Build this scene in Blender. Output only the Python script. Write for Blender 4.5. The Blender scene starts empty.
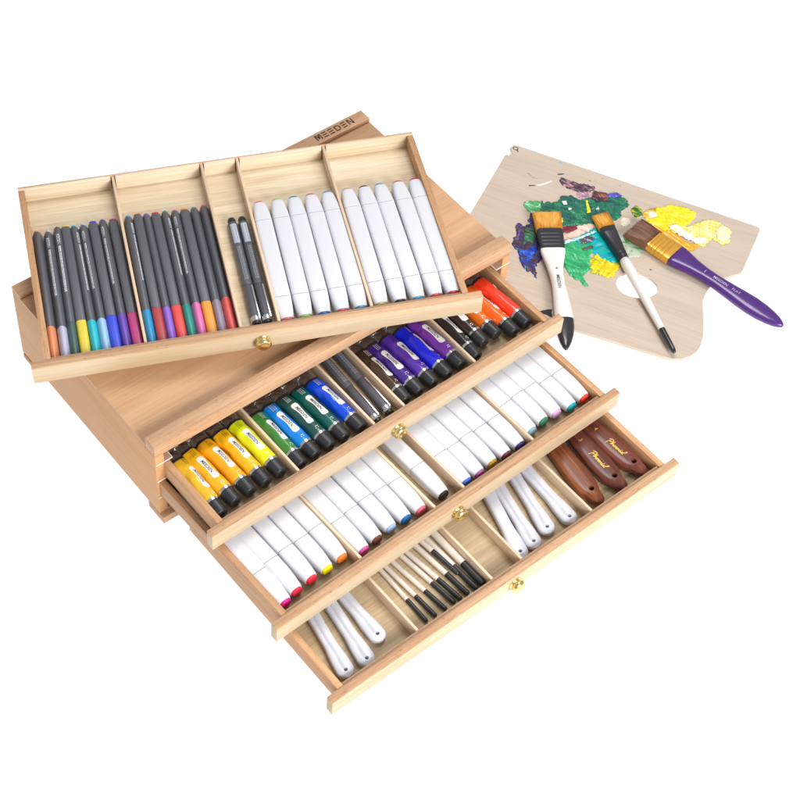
import bpy, bmesh, math, random
from mathutils import Matrix, Vector, noise

random.seed(7)
S = bpy.context.scene
COL = S.collection
MM = 0.001
PI = math.pi

# ------------------------------------------------------------------ camera
cam_d = bpy.data.cameras.new('camera')
cam_d.sensor_width = 36.0
cam_d.lens = 1730.22 / 800.0 * 36.0
cam_d.clip_end = 100.0
cam = bpy.data.objects.new('camera', cam_d)
cam.location = (-0.43107, -0.7456, 1.28916)
cam.rotation_euler = (0.65874, -0.06012, -0.6777)
COL.objects.link(cam)
S.camera = cam

# ------------------------------------------------------------------ world, lamps, exposure
W = bpy.data.worlds.new('World')
S.world = W
W.use_nodes = True
W.node_tree.nodes['Background'].inputs[0].default_value = (1.0, 1.0, 1.0, 1)
W.node_tree.nodes['Background'].inputs[1].default_value = 0.44
S.view_settings.view_transform = 'Standard'
S.view_settings.look = 'None'
S.view_settings.exposure = 0.0
S.view_settings.gamma = 1.0


def area(name, loc, target, size, power, color=(1, 1, 1)):
    d = bpy.data.lights.new(name, 'AREA')
    d.shape = 'SQUARE'
    d.size = size
    d.energy = power
    d.color = color
    o = bpy.data.objects.new(name, d)
    o.location = loc
    o.rotation_euler = (Vector(target) - Vector(loc)).to_track_quat('-Z', 'Y').to_euler()
    COL.objects.link(o)
    return o


area('front_softbox', (0.1, -2.0, 1.15), (0.25, 0, 0.05), 0.9, 63, (1.0, 0.985, 0.965))
area('overhead_softbox', (0.9, 0.5, 2.1), (0.25, 0.0, 0.05), 0.8, 22, (1.0, 0.99, 0.98))
area('added_underlight', (0.3, 0.1, -1.0), (0.3, 0.1, 0), 6.0, 195)  # added lamp under the sheet: whitens the ground and fills contact shadows

# ------------------------------------------------------------------ materials
MATS = {}


def new_mat(name):
    m = bpy.data.materials.new(name)
    m.use_nodes = True
    nt = m.node_tree
    return m, nt, nt.nodes['Principled BSDF']


def plain(name, color, rough=0.4, metal=0.0, spec=0.5, coat=0.0, vary=0.06, vscale=90.0, bump=0.0, bscale=400.0):
    if name in MATS:
        return MATS[name]
    m, nt, b = new_mat(name)
    tc = nt.nodes.new('ShaderNodeTexCoord')
    n = nt.nodes.new('ShaderNodeTexNoise')
    n.inputs['Scale'].default_value = vscale
    n.inputs['Detail'].default_value = 4
    nt.links.new(tc.outputs['Object'], n.inputs['Vector'])
    mx = nt.nodes.new('ShaderNodeMix')
    mx.data_type = 'RGBA'
    c1 = tuple(min(1, c * (1 + vary)) for c in color) + (1,)
    c2 = tuple(c * (1 - vary) for c in color) + (1,)
    mx.inputs[6].default_value = c2
    mx.inputs[7].default_value = c1
    nt.links.new(n.outputs['Fac'], mx.inputs[0])
    nt.links.new(mx.outputs[2], b.inputs['Base Color'])
    b.inputs['Roughness'].default_value = rough
    b.inputs['Metallic'].default_value = metal
    b.inputs['Specular IOR Level'].default_value = spec
    b.inputs['Coat Weight'].default_value = coat
    if bump:
        n2 = nt.nodes.new('ShaderNodeTexNoise')
        n2.inputs['Scale'].default_value = bscale
        nt.links.new(tc.outputs['Object'], n2.inputs['Vector'])
        bp = nt.nodes.new('ShaderNodeBump')
        bp.inputs['Strength'].default_value = bump
        bp.inputs['Distance'].default_value = 0.001
        nt.links.new(n2.outputs['Fac'], bp.inputs['Height'])
        nt.links.new(bp.outputs['Normal'], b.inputs['Normal'])
    MATS[name] = m
    return m


def wood(name, light, dark, axis='x', rings=0.35, fleck=0.25, rough=0.5, scale=1.0, tone=0.10):
    """straight-grained timber: stretched noise grain, broad growth bands, short flecks"""
    if name in MATS:
        return MATS[name]
    m, nt, b = new_mat(name)
    N, L = nt.nodes, nt.links
    tc = N.new('ShaderNodeTexCoord')
    oi = N.new('ShaderNodeObjectInfo')
    off = N.new('ShaderNodeVectorMath')
    off.operation = 'SCALE'
    cmb = N.new('ShaderNodeCombineXYZ')
    for i in range(3):
        L.new(oi.outputs['Random'], cmb.inputs[i])
    off.inputs['Scale'].default_value = 3.7
    L.new(cmb.outputs[0], off.inputs[0])
    add = N.new('ShaderNodeVectorMath')
    add.operation = 'ADD'
    L.new(tc.outputs['Object'], add.inputs[0])
    L.new(off.outputs[0], add.inputs[1])

    def mapped(along, across):
        mp = N.new('ShaderNodeMapping')
        s = [across * scale] * 3
        s['xyz'.index(axis)] = along * scale
        mp.inputs['Scale'].default_value = s
        L.new(add.outputs[0], mp.inputs['Vector'])
        return mp

    def noi(mp, sc, det, dist=0.0):
        n = N.new('ShaderNodeTexNoise')
        n.inputs['Scale'].default_value = sc
        n.inputs['Detail'].default_value = det
        n.inputs['Distortion'].default_value = dist
        L.new(mp.outputs[0], n.inputs['Vector'])
        return n

    def ramp(src, a, c):
        r = N.new('ShaderNodeMapRange')
        r.inputs[1].default_value = a
        r.inputs[2].default_value = c
        L.new(src.outputs['Fac'], r.inputs[0])
        return r

    broad = ramp(noi(mapped(2.0, 30), 2.2, 3, 0.6), 0.35, 0.65)
    fine = ramp(noi(mapped(8.0, 260), 2.2, 5, 0.2), 0.3, 0.7)
    flk = ramp(noi(mapped(110, 700), 1.6, 2), 0.60, 0.72)
    mul = N.new('ShaderNodeMath')
    mul.operation = 'MULTIPLY'
    mul.inputs[1].default_value = rings
    L.new(broad.outputs[0], mul.inputs[0])
    ml2 = N.new('ShaderNodeMath')
    ml2.operation = 'MULTIPLY_ADD'
    ml2.inputs[1].default_value = 0.48
    L.new(fine.outputs[0], ml2.inputs[0])
    L.new(mul.outputs[0], ml2.inputs[2])
    ml3 = N.new('ShaderNodeMath')
    ml3.operation = 'MULTIPLY_ADD'
    ml3.inputs[1].default_value = fleck
    L.new(flk.outputs[0], ml3.inputs[0])
    L.new(ml2.outputs[0], ml3.inputs[2])
    mx = N.new('ShaderNodeMix')
    mx.data_type = 'RGBA'
    mx.inputs[6].default_value = tuple(light) + (1,)
    mx.inputs[7].default_value = tuple(dark) + (1,)
    L.new(ml3.outputs[0], mx.inputs[0])
    hsv = N.new('ShaderNodeHueSaturation')
    mr = N.new('ShaderNodeMapRange')
    mr.inputs[3].default_value = 1 - tone
    mr.inputs[4].default_value = 1 + tone
    L.new(oi.outputs['Random'], mr.inputs[0])
    L.new(mr.outputs[0], hsv.inputs['Value'])
    L.new(mx.outputs[2], hsv.inputs['Color'])
    L.new(hsv.outputs[0], b.inputs['Base Color'])
    b.inputs['Roughness'].default_value = rough
    b.inputs['Specular IOR Level'].default_value = 0.35
    bp = N.new('ShaderNodeBump')
    bp.inputs['Strength'].default_value = 0.12
    bp.inputs['Distance'].default_value = 0.0006
    L.new(ml3.outputs[0], bp.inputs['Height'])
    L.new(bp.outputs['Normal'], b.inputs['Normal'])
    MATS[name] = m
    return m


def paint(name, cols, rough=0.22):
    """oil paint pushed about by a brush: three pigments streaked together"""
    if name in MATS:
        return MATS[name]
    m, nt, b = new_mat(name)
    N, L = nt.nodes, nt.links
    tc = N.new('ShaderNodeTexCoord')
    mp = N.new('ShaderNodeMapping')
    mp.inputs['Scale'].default_value = (38, 130, 50)
    mp.inputs['Rotation'].default_value = (0, 0, random.uniform(0, 3))
    L.new(tc.outputs['Object'], mp.inputs['Vector'])
    n = N.new('ShaderNodeTexNoise')
    n.inputs['Scale'].default_value = 1.3
    n.inputs['Detail'].default_value = 5
    n.inputs['Distortion'].default_value = 1.6
    L.new(mp.outputs[0], n.inputs['Vector'])
    r = N.new('ShaderNodeValToRGB')
    r.color_ramp.elements[0].position = 0.39
    r.color_ramp.elements[0].color = tuple(cols[1]) + (1,)
    r.color_ramp.elements[1].position = 0.46
    r.color_ramp.elements[1].color = tuple(cols[0]) + (1,)
    e = r.color_ramp.elements.new(0.55)
    e.color = tuple(cols[0]) + (1,)
    e = r.color_ramp.elements.new(0.61)
    e.color = tuple(cols[2]) + (1,)
    L.new(n.outputs['Fac'], r.inputs[0])
    L.new(r.outputs[0], b.inputs['Base Color'])
    b.inputs['Roughness'].default_value = rough
    n2 = N.new('ShaderNodeTexNoise')
    n2.inputs['Scale'].default_value = 1.6
    n2.inputs['Detail'].default_value = 3
    L.new(mp.outputs[0], n2.inputs['Vector'])
    bp = N.new('ShaderNodeBump')
    bp.inputs['Strength'].default_value = 0.22
    bp.inputs['Distance'].default_value = 0.001
    L.new(n2.outputs['Fac'], bp.inputs['Height'])
    L.new(bp.outputs['Normal'], b.inputs['Normal'])
    MATS[name] = m
    return m


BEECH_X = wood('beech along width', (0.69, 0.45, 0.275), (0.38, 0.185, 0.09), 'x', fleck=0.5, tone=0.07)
BEECH_Y = wood('beech along depth', (0.66, 0.40, 0.22), (0.33, 0.15, 0.06), 'y', fleck=0.5)
BEECH_SIDE = wood('pale beech side', (0.62, 0.345, 0.165), (0.49, 0.245, 0.10), 'y', rings=0.25, fleck=0.3, tone=0.03)
LID = wood('warm beech lid', (0.65, 0.41, 0.24), (0.50, 0.28, 0.145), 'x', rings=0.5, fleck=0.35, tone=0.02)
PINE_X = wood('pale pine front', (0.61, 0.495, 0.345), (0.50, 0.365, 0.22), 'x', rings=0.6, fleck=0.05, tone=0.04)
PINE_THIN = wood('thin pine divider', (0.78, 0.62, 0.46), (0.64, 0.45, 0.30), 'y', rings=0.3, fleck=0.05)
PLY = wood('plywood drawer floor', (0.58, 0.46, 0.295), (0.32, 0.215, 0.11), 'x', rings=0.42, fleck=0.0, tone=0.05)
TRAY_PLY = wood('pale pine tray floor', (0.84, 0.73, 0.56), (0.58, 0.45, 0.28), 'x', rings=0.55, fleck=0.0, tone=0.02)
PALETTE_PLY = wood('pale palette plywood', (0.60, 0.50, 0.41), (0.46, 0.365, 0.295), 'x', rings=0.3, fleck=0.25, rough=0.45, tone=0.0)
BRASS = plain('polished brass', (0.84, 0.66, 0.30), 0.22, 1.0, vary=0.02)
STEEL = plain('bright steel', (0.72, 0.72, 0.73), 0.18, 1.0, vary=0.03)
WHITE = plain('white plastic', (0.675, 0.682, 0.73), 0.32, vary=0.01)
HANDLE_W = plain('white moulded handle', (0.62, 0.63, 0.70), 0.35, vary=0.015)
BLACK = plain('black plastic', (0.022, 0.022, 0.025), 0.38, vary=0.15)
DARKGREY = plain('soft grey barrel', (0.102, 0.105, 0.125), 0.42, vary=0.05)
INKMARK = plain('pale print', (0.78, 0.80, 0.84), 0.5, vary=0.02)
LABELW = plain('white label', (0.80, 0.80, 0.80), 0.4, vary=0.02)
FOIL = plain('crimped foil', (0.55, 0.53, 0.52), 0.25, 0.9, vary=0.35, vscale=260, bump=1.0, bscale=260)
BURNT = plain('burnt brown lettering', (0.06, 0.025, 0.012), 0.7, vary=0.2)
GOLD = plain('gold print', (0.75, 0.48, 0.08), 0.35, 0.4, vary=0.08)
CREAM = plain('cream lacquer', (0.76, 0.68, 0.60), 0.28, vary=0.03)
BONE = plain('white lacquered handle', (0.80, 0.78, 0.76), 0.22, vary=0.02, coat=0.3)
PURPLE = plain('purple lacquer', (0.066, 0.016, 0.17), 0.28, vary=0.08, coat=0.3)
GOLDFERR = plain('golden ferrule metal', (0.80, 0.42, 0.06), 0.3, 0.65, vary=0.06)
BLKFERR = plain('black ferrule metal', (0.035, 0.035, 0.042), 0.34, 0.3, vary=0.1)
ROSEWOOD = wood('reddish brown handle', (0.27, 0.078, 0.048), (0.085, 0.023, 0.018), 'y', rings=0.7, fleck=0.2, rough=0.25)
WALNUT = wood('orange brown handle', (0.46, 0.165, 0.055), (0.16, 0.045, 0.018), 'y', rings=0.8, fleck=0.2, rough=0.28)
RUN_TOP = plain('reddish runner face', (0.40, 0.24, 0.17), 0.45)
SEAM_SHADE = plain('grey seam shade', (0.22, 0.22, 0.25), 0.5)  # grey puts the shade of the marker cap seams into the colour
RUNNER = plain('pale runner strip', (0.80, 0.72, 0.62), 0.4)
BRIST_O = wood('orange bristle', (0.90, 0.50, 0.09), (0.60, 0.27, 0.04), 'y', rings=0.5, scale=3, rough=0.5)
BRIST_B = wood('brown bristle', (0.29, 0.145, 0.09), (0.09, 0.04, 0.027), 'y', rings=0.5, scale=3, rough=0.5)


# ------------------------------------------------------------------ mesh helpers
def link(name, bm, mats, parent=None, sharp=38, smooth=True):
    bmesh.ops.recalc_face_normals(bm, faces=bm.faces)
    if smooth:
        a = math.radians(sharp)
        for f in bm.faces:
            f.smooth = True
        for e in bm.edges:
            if len(e.link_faces) == 2 and e.calc_face_angle(0) > a:
                e.smooth = False
    me = bpy.data.meshes.new(name)
    bm.to_mesh(me)
    bm.free()
    for m in (mats if isinstance(mats, (list, tuple)) else [mats]):
        me.materials.append(m)
    o = bpy.data.objects.new(name, me)
    COL.objects.link(o)
    if parent:
        o.parent = parent
    return o


def box(bm, x0, x1, y0, y1, z0, z1, bev=0.5):
    """box in millimetres, slightly eased edges"""
    vs = [bm.verts.new((x * MM, y * MM, z * MM)) for x in (x0, x1) for y in (y0, y1) for z in (z0, z1)]
    F = [(0, 1, 3, 2), (4, 6, 7, 5), (0, 4, 5, 1), (2, 3, 7, 6), (0, 2, 6, 4), (1, 5, 7, 3)]
    fs = [bm.faces.new([vs[i] for i in f]) for f in F]
    if bev:
        es = list({e for f in fs for e in f.edges})
        bmesh.ops.bevel(bm, geom=es, offset=bev * MM, segments=2, profile=0.5, affect='EDGES')


def one_box(name, mats, parent, *a, bev=0.5):
    bm = bmesh.new()
    box(bm, *a, bev=bev)
    return link(name, bm, mats, parent)


def sup(t, e):
    c, s = math.cos(t), math.sin(t)
    return (math.copysign(abs(c) ** (2 / e), c), math.copysign(abs(s) ** (2 / e), s))


def loft(bm, secs, n=28, mats=None, cap=True, fn=None):
    """secs: (y, half width, half height, z centre[, x centre[, exponent]]) in mm, running along +Y.
    fn(t, i) may scale the section radially"""
    rings = []
    for i, s in enumerate(secs):
        y, a, b, zc = s[:4]
        xc = s[4] if len(s) > 4 else 0
        e = s[5] if len(s) > 5 else 2.0
        r = []
        for k in range(n):
            t = 2 * PI * k / n
            cx, cz = sup(t, e)
            g = fn(t, i) if fn else 1.0
            r.append(bm.verts.new(((xc + a * cx * g) * MM, y * MM, (zc + b * cz * g) * MM)))
        rings.append(r)
    for i in range(len(rings) - 1):
        for k in range(n):
            f = bm.faces.new((rings[i][k], rings[i][(k + 1) % n], rings[i + 1][(k + 1) % n], rings[i + 1][k]))
            if mats:
                f.material_index = mats[i]
    if cap:
        f = bm.faces.new(rings[0][::-1])
        if mats:
            f.material_index = mats[0]
        f = bm.faces.new(rings[-1])
        if mats:
            f.material_index = mats[-1]
    return rings


def lofted(name, mats, parent, secs, n=28, fn=None, sharp=38, segm=None):
    bm = bmesh.new()
    loft(bm, secs, n, fn=fn, mats=segm)
    return link(name, bm, mats, parent, sharp)


_txt = {}


def text2d(s, size, shear=0.0, bold=0.0, space=1.0):
    """outline lettering as flat polygons (verts, faces), centred, in mm"""
    key = (s, size, shear, bold, space)
    if key in _txt:
        return _txt[key]
    c = bpy.data.curves.new('lettering', 'FONT')
    c.body = s
    c.size = size
    c.shear = shear
    c.offset = bold
    c.space_character = space
    c.resolution_u = 3
    c.align_x = 'CENTER'
    c.align_y = 'CENTER'
    c.fill_mode = 'BOTH'
    o = bpy.data.objects.new('lettering', c)
    COL.objects.link(o)
    dg = bpy.context.evaluated_depsgraph_get()
    me = bpy.data.meshes.new_from_object(o.evaluated_get(dg))
    vs = [(v.co.x, v.co.y) for v in me.vertices]
    fs = [tuple(p.vertices) for p in me.polygons]
    bpy.data.objects.remove(o)
    bpy.data.curves.remove(c)
    bpy.data.meshes.remove(me)
    _txt[key] = (vs, fs)
    return vs, fs


def put2d(bm, vf, mapper):
    vs, fs = vf
    nv = [bm.verts.new(mapper(x, y)) for x, y in vs]
    for f in fs:
        try:
            bm.faces.new([nv[i] for i in f])
        except ValueError:
            pass


def strokes(rects):
    """list of quads -> (verts, faces)"""
    v, f = [], []
    for q in rects:
        b = len(v)
        v += list(q)
        f.append(tuple(range(b, b + len(q))))
    return v, f


def rect(x0, x1, y0, y1):
    return [(x0, y0), (x1, y0), (x1, y1), (x0, y1)]


def tag(o, label, cat, group=None):
    o['label'] = label
    o['category'] = cat
    if group:
        o['group'] = group
    return o


def empty(name):
    o = bpy.data.objects.new(name, None)
    o.empty_display_size = 0.01
    COL.objects.link(o)
    return o


def dup(o, parent=None):
    c = o.copy()
    COL.objects.link(c)
    c.parent = parent
    if parent is not None:
        c.matrix_parent_inverse = Matrix.Identity(4)
    for ch in list(o.children):
        dup(ch, c)
    return c


def put(o, M, front, back=None, z=4.0, rz=0.0, roll=0.0):
    """stand a thing on a drawer floor: front end at (x, y) mm, lying towards back"""
    if back is not None:
        rz = math.atan2(-(back[0] - front[0]), back[1] - front[1])
    o.matrix_world = M @ Matrix.Translation((front[0] * MM, front[1] * MM, z * MM)) @ Matrix.Rotation(rz, 4, 'Z')


class Kind:
    """first use moves the prototype itself, later uses copy it"""

    def __init__(self, root):
        self.root, self.used = root, False

    def get(self):
        if not self.used:
            self.used = True
            return self.root
        return dup(self.src)

    def ready(self):
        # keep an untouched list of the source tree for copying
        self.src = self.root
        return self


# ------------------------------------------------------------------ ground (translucent white sheet whitened by an added lamp beneath)
gm, nt, b = new_mat('translucent white sheet')
nt.nodes.remove(b)
df = nt.nodes.new('ShaderNodeBsdfDiffuse')
df.inputs[0].default_value = (0.9, 0.9, 0.9, 1)
tr = nt.nodes.new('ShaderNodeBsdfTranslucent')
tr.inputs[0].default_value = (0.9, 0.9, 0.9, 1)
mxs = nt.nodes.new('ShaderNodeMixShader')
mxs.inputs[0].default_value = 0.5
nt.links.new(df.outputs[0], mxs.inputs[1])
nt.links.new(tr.outputs[0], mxs.inputs[2])
nt.links.new(mxs.outputs[0], nt.nodes['Material Output'].inputs[0])
bm = bmesh.new()
vs = [bm.verts.new(p) for p in ((-4, -4, 0), (4.6, -4, 0), (4.6, 4.2, 0), (-4, 4.2, 0))]
bm.faces.new(vs)
g = link('ground', bm, gm)
g['kind'] = 'structure'

# ------------------------------------------------------------------ drawer builder
HF, LF, DD = 20.0, 398.7, 217.4
DIVS = (-100.4, -17.0, 17.0, 100.4)


def knob(parent, z=9.8):
    prof = [(0, 6.6), (0.5, 6.8), (1.0, 6.6), (1.3, 5.9), (1.8, 5.6), (2.4, 6.0), (3.2, 6.9), (4.6, 7.5),
            (6.0, 7.3), (7.2, 6.5), (7.9, 5.6), (8.1, 5.0), (7.9, 4.5), (8.4, 2.8), (8.6, 1.2), (8.65, 0.05)]
    bm = bmesh.new()
    loft(bm, [(-y, r * 0.93, r * 0.93, z) for y, r in prof], 64)
    return link('knob', bm, BRASS, parent, 60)


def drawer_pieces(root, floor=PLY):
    """face, walls, floor, dividers and knob under root; millimetres, origin at the middle of the face's bottom edge"""
    # pale pine board; an added thin redder strip sets its top edge's tone apart
    bm = bmesh.new()
    box(bm, -LF / 2, LF / 2, 0, 7.7, 0, HF - 0.62, bev=0.4)
    n0 = len(bm.faces)
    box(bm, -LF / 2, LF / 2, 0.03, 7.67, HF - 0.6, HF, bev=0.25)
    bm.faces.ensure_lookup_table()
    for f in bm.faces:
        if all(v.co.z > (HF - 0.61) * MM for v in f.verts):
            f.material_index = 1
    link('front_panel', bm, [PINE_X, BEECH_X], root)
    for s in (-1, 1):
        x0, x1 = (-188, -182) if s < 0 else (182, 188)
        one_box('side_wall', BEECH_Y, root, x0, x1, 7.75, 212.8, 0.6, 19.4)
    one_box('front_wall', BEECH_X, root, -181.9, 181.9, 7.75, 11.6, 0.8, 17.6, bev=0.4)
    bm = bmesh.new()
    box(bm, -188, 188, 216.0, DD, 0.6, 19.4, bev=0.3)
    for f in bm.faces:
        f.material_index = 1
    old = set(bm.faces)
    gaps = [-188.0] + [d for d in DIVS] + [188.0]
    for i in range(len(gaps) - 1):
        a = gaps[i] + (2.3 if i else 0)
        c = gaps[i + 1] - (2.3 if i < len(gaps) - 2 else 0)
        box(bm, a, c, 212.9, 215.99, 0.6, 19.35, bev=0.2)
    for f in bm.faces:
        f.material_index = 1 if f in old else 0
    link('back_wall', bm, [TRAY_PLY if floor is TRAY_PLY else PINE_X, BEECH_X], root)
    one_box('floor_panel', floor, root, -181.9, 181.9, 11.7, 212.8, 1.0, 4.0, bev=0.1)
    for d in DIVS:
        one_box('divider', PINE_THIN, root, d - 1.25, d + 1.25, 11.7, 215.9, 4.05, 18.2, bev=0.35)
    knob(root)


# ------------------------------------------------------------------ the box with three drawers
art_box = empty('art_box')
tag(art_box, 'beech artist storage box with three stepped open drawers under a loose tray', 'storage box')
for s in (0, 1):
    x0, x1 = ((0, 9) if s == 0 else (391, 400))
    one_box('side_panel', BEECH_SIDE, art_box, x0, x1, 6, 235.3, 9, 92.4, bev=0.7)
one_box('back_panel', BEECH_X, art_box, 9.05, 390.95, 228, 235.2, 9.1, 92.4)
one_box('bottom_panel', BEECH_X, art_box, 9.05, 390.95, 6.1, 227.9, 6.5, 11.0)
one_box('foot_rail', BEECH_X, art_box, 0, 400, 0, 24, 0, 8.95, bev=0.7)
one_box('foot_rail', BEECH_X, art_box, 0, 400, 210, 235, 0, 6.4, bev=0.7)
one_box('lid', LID, art_box, 0, 400, 20.8, 235.2, 92.45, 96.5, bev=0.6)
one_box('front_rail', BEECH_X, art_box, 0, 400, 6, 20.7, 92.45, 106.5, bev=0.8)
bar = one_box('back_rail', BEECH_X, art_box, 0, 400, 220.6, 235.3, 96.52, 101.4, bev=0.8)
# burnt lettering on the back rail: M, three-bar E twice, D, three-bar E, N
w, h, t = 6.4, 7.6, 1.45
L = []
x = 338.2


def bars(x):
    return [rect(x + 0.2, x + w - 0.8, yy, yy + t) for yy in (0, (h - t) / 2, h - t)]


def diag(x0, y0, x1, y1, tt):
    return [(x0, y0), (x0 + tt, y0), (x1 + tt, y1), (x1, y1)]


# M
L += [rect(x, x + t, 0, h), rect(x + w - t + 0.6, x + w + 0.6, 0, h), diag(x + w / 2 - 0.4, 1.6, x + t * 0.7, h, 1.6),
      diag(x + w / 2 - 0.4, 1.6, x + w - t - 0.7, h, 1.6)]
x += w + 2.0
L += bars(x)
x += w + 1.2
L += bars(x)
x += w + 1.4
L += [rect(x, x + t, 0, h), rect(x + t, x + w - 2.0, 0, t), rect(x + t, x + w - 2.0, h - t, h), rect(x + w - t, x + w, 2.0, h - 2.0),
      [(x + w - 2.0, 0), (x + w, 2.0), (x + w - t, 2.0), (x + w - 2.0, t)],
      [(x + w - 2.0, h), (x + w - 2.0, h - t), (x + w - t, h - 2.0), (x + w, h - 2.0)]]
x += w + 1.8
L += bars(x)
x += w + 1.2
L += [rect(x, x + t, 0, h), rect(x + w - t, x + w, 0, h), diag(x + w - t - 0.3, 0, x + 0.3, h, 1.5)]
bm = bmesh.new()
put2d(bm, strokes(L), lambda a, b_: (a * MM, (b_ + 224.4) * MM, 101.46 * MM))
link('lettering', bm, BURNT, bar)

PULL = {1: (-2.84, 78.26, 79.82, 0.01039), 2: (-4.07, 165.86, 55.72, 0.03179), 3: (0.0, 241.32, 31.62, 0.00834)}
FR = {}
for i in (1, 2, 3):
    dx, p, zt, a = PULL[i]
    d = empty('drawer')
    d['label'] = {1: 'top drawer filled with paint tubes', 2: 'middle drawer filled with white markers',
                  3: 'bottom drawer holding palette knives and brushes'}[i]
    d.parent = art_box
    d.location = ((200 + dx) * MM, -p * MM, (zt - HF) * MM)
    d.rotation_euler = (0, 0, a)
    FR[i] = Matrix.Translation(d.location) @ Matrix.Rotation(a, 4, 'Z')
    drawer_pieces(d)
    for s in (0, 1):
        x0, x1 = ((0.4, 17) if s == 0 else (383, 399.6))
        bm = bmesh.new()
        inner = x1 if s == 0 else x0
        ib = inner - 0.7 if s == 0 else inner
        box(bm, min(x0, x1) + (0.75 if s else 0), max(x0, x1) - (0 if s else 0.75), 6.1, 222, zt + 0.9, zt + 2.1, bev=0.1)
        for f in bm.faces:
            f.material_index = 1
        n0 = len(bm.faces)
        box(bm, x0, x1, 5.3, 6.05, zt + 0.9, zt + 2.1, bev=0.1)
        box(bm, ib, ib + 0.7, 6.1, 222, zt + 0.9, zt + 2.1, bev=0.1)
        link('runner', bm, [RUNNER, RUN_TOP], art_box)

tray = empty('drawer_tray')
tag(tray, 'lifted out wooden drawer tray of pens lying askew on top of the box', 'tray')
FT = Matrix.Translation((0.13639, 0.03904, 0.13102)) @ Matrix.Rotation(-0.43755, 4, 'Z') @ Matrix.Rotation(-0.02021, 4, 'Y') \
    @ Matrix.Rotation(-0.00154, 4, 'X') @ Matrix.Translation((0, 0, -HF * MM))
tray.matrix_world = FT
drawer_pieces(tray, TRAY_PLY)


# ------------------------------------------------------------------ fineliners (tray)
def tri(t0, amp=0.11):
    return lambda t, i: 1 + amp * math.cos(3 * (t - t0))


def make_fineliner(flat, printed):
    root = empty('fineliner_pen')
    t0 = (-PI / 2 if flat else PI / 2)
    f = tri(t0)
    zc = 4.35
    R = 4.35
    lofted('barrel', DARKGREY, root, [(40, R - .15, R - .15, zc), (40.4, R, R, zc), (152.5, R, R, zc), (154, R - .7, R - .7, zc), (154.6, R - 2, R - 2, zc)], 36, f)
    lofted('colour_cap', None, root, [(0, R - 1.5, R - 1.5, zc), (0.6, R - .5, R - .5, zc), (2, R, R, zc), (39.7, R + .05, R + .05, zc), (39.9, R - .4, R - .4, zc)], 36, f)
    lofted('end_plug', None, root, [(154.7, R - 1.1, R - 1.1, zc), (156.2, R - 1.1, R - 1.1, zc), (157, R - 1.8, R - 1.8, zc)], 24, f)
    if printed:
        bm = bmesh.new()

        def wrap(a, b_):  # a along the pen, b around
            th = PI / 2 + printed - b_ / R
            rr = (R + 0.06) * (1 + .11 * math.cos(3 * (th - t0)))
            return (rr * math.cos(th) * MM, (128 - a) * MM, (zc + rr * math.sin(th)) * MM)

        put2d(bm, text2d('MEEDEN', 3.4, 0, 0.1), lambda x, y: wrap(x - 12, y))
        rs = []
        rnd = random.Random(5)
        for row in (-0.75, 0.35):
            xx = -3.0
            while xx < 52:
                ww = rnd.uniform(0.7, 2.2)
                rs.append(rect(xx, xx + ww, row, row + 0.75))
                xx += ww + rnd.uniform(0.35, 0.8)
        put2d(bm, strokes(rs), wrap)
        link('lettering', bm, INKMARK, root)
    return root


def recolour(root, part, m):
    for c in root.children:
        if c.name.split('.')[0] == part:
            c.data = c.data.copy()
            c.data.materials.clear()
            c.data.materials.append(m)


fin1 = [('orange', (0.72, 0.26, 0.10)), ('pale lavender', (0.50, 0.50, 0.68)), ('dark green', (0.03, 0.10, 0.09)),
        ('yellow', (0.80, 0.62, 0.03)), ('cyan', (0.0, 0.52, 0.62)), ('light blue', (0.33, 0.58, 0.85)),
        ('royal blue', (0.01, 0.05, 0.70)), ('purple', (0.13, 0.05, 0.45)), ('magenta', (0.55, 0.02, 0.20))]
fin2 = [('azure blue', (0.0, 0.28, 0.60)), ('dark red', (0.42, 0.02, 0.03)), ('violet', (0.27, 0.12, 0.66)),
        ('bright red', (0.78, 0.04, 0.03)), ('teal green', (0.0, 0.27, 0.22)), ('pink', (0.75, 0.16, 0.46)),
        ('amber', (0.85, 0.33, 0.01)), ('mauve grey', (0.30, 0.25, 0.34)), ('coral red', (0.82, 0.10, 0.09))]
f1 = [(-178.9, -177.2, 11), (-169.3, -167.4, 9), (-160.9, -158.6, 12), (-151.9, -151.1, 13), (-142.7, -143.4, 11), (-133.8, -135, 11),
      (-125, -126, 13), (-116, -117.1, 13), (-106.7, -107.6, 12.5)]
f2 = [(-94.4, -93.5, 13), (-85.4, -84.7, 14), (-76.7, -76.6, 12.5), (-67.9, -68.3, 13), (-59.1, -59.5, 12.3), (-50.3, -50.3, 12.2),
      (-41.3, -41.5, 12.4), (-32.5, -32.4, 12), (-23.5, -23.3, 13)]
fl_flat = {0: (3, 6, 8), 1: (1, 3, 6)}
fl_print = {(0, 1): 0.25, (0, 2): 0.1, (0, 4): -0.55, (0, 5): 0.35, (0, 7): 0.35, (1, 0): -0.6, (1, 4): -0.6, (1, 5): 0.4}
protos = {}
for bay, (cols, pos) in enumerate(((fin1, f1), (fin2, f2))):
    for k, ((cn, c), (x0, x1, y0)) in enumerate(zip(cols, pos)):
        flat = k in fl_flat[bay]
        pr = fl_print.get((bay, k), 0)
        key = (flat, pr)
        if key not in protos:
            protos[key] = o = make_fineliner(flat, pr)
        else:
            o = dup(protos[key])
        pm = plain('fineliner ' + cn, tuple(0.86 * v + 0.03 for v in c), 0.38, vary=0.05)
        recolour(o, 'colour_cap', pm)
        recolour(o, 'end_plug', pm)
        put(o, FT, (x0, y0), (x1, y0 + 150))
        tag(o, f'grey fineliner with {cn} cap in the tray\'s {"far left" if bay == 0 else "second"} compartment', 'pen', 'fineliners in the lifted tray')


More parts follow.
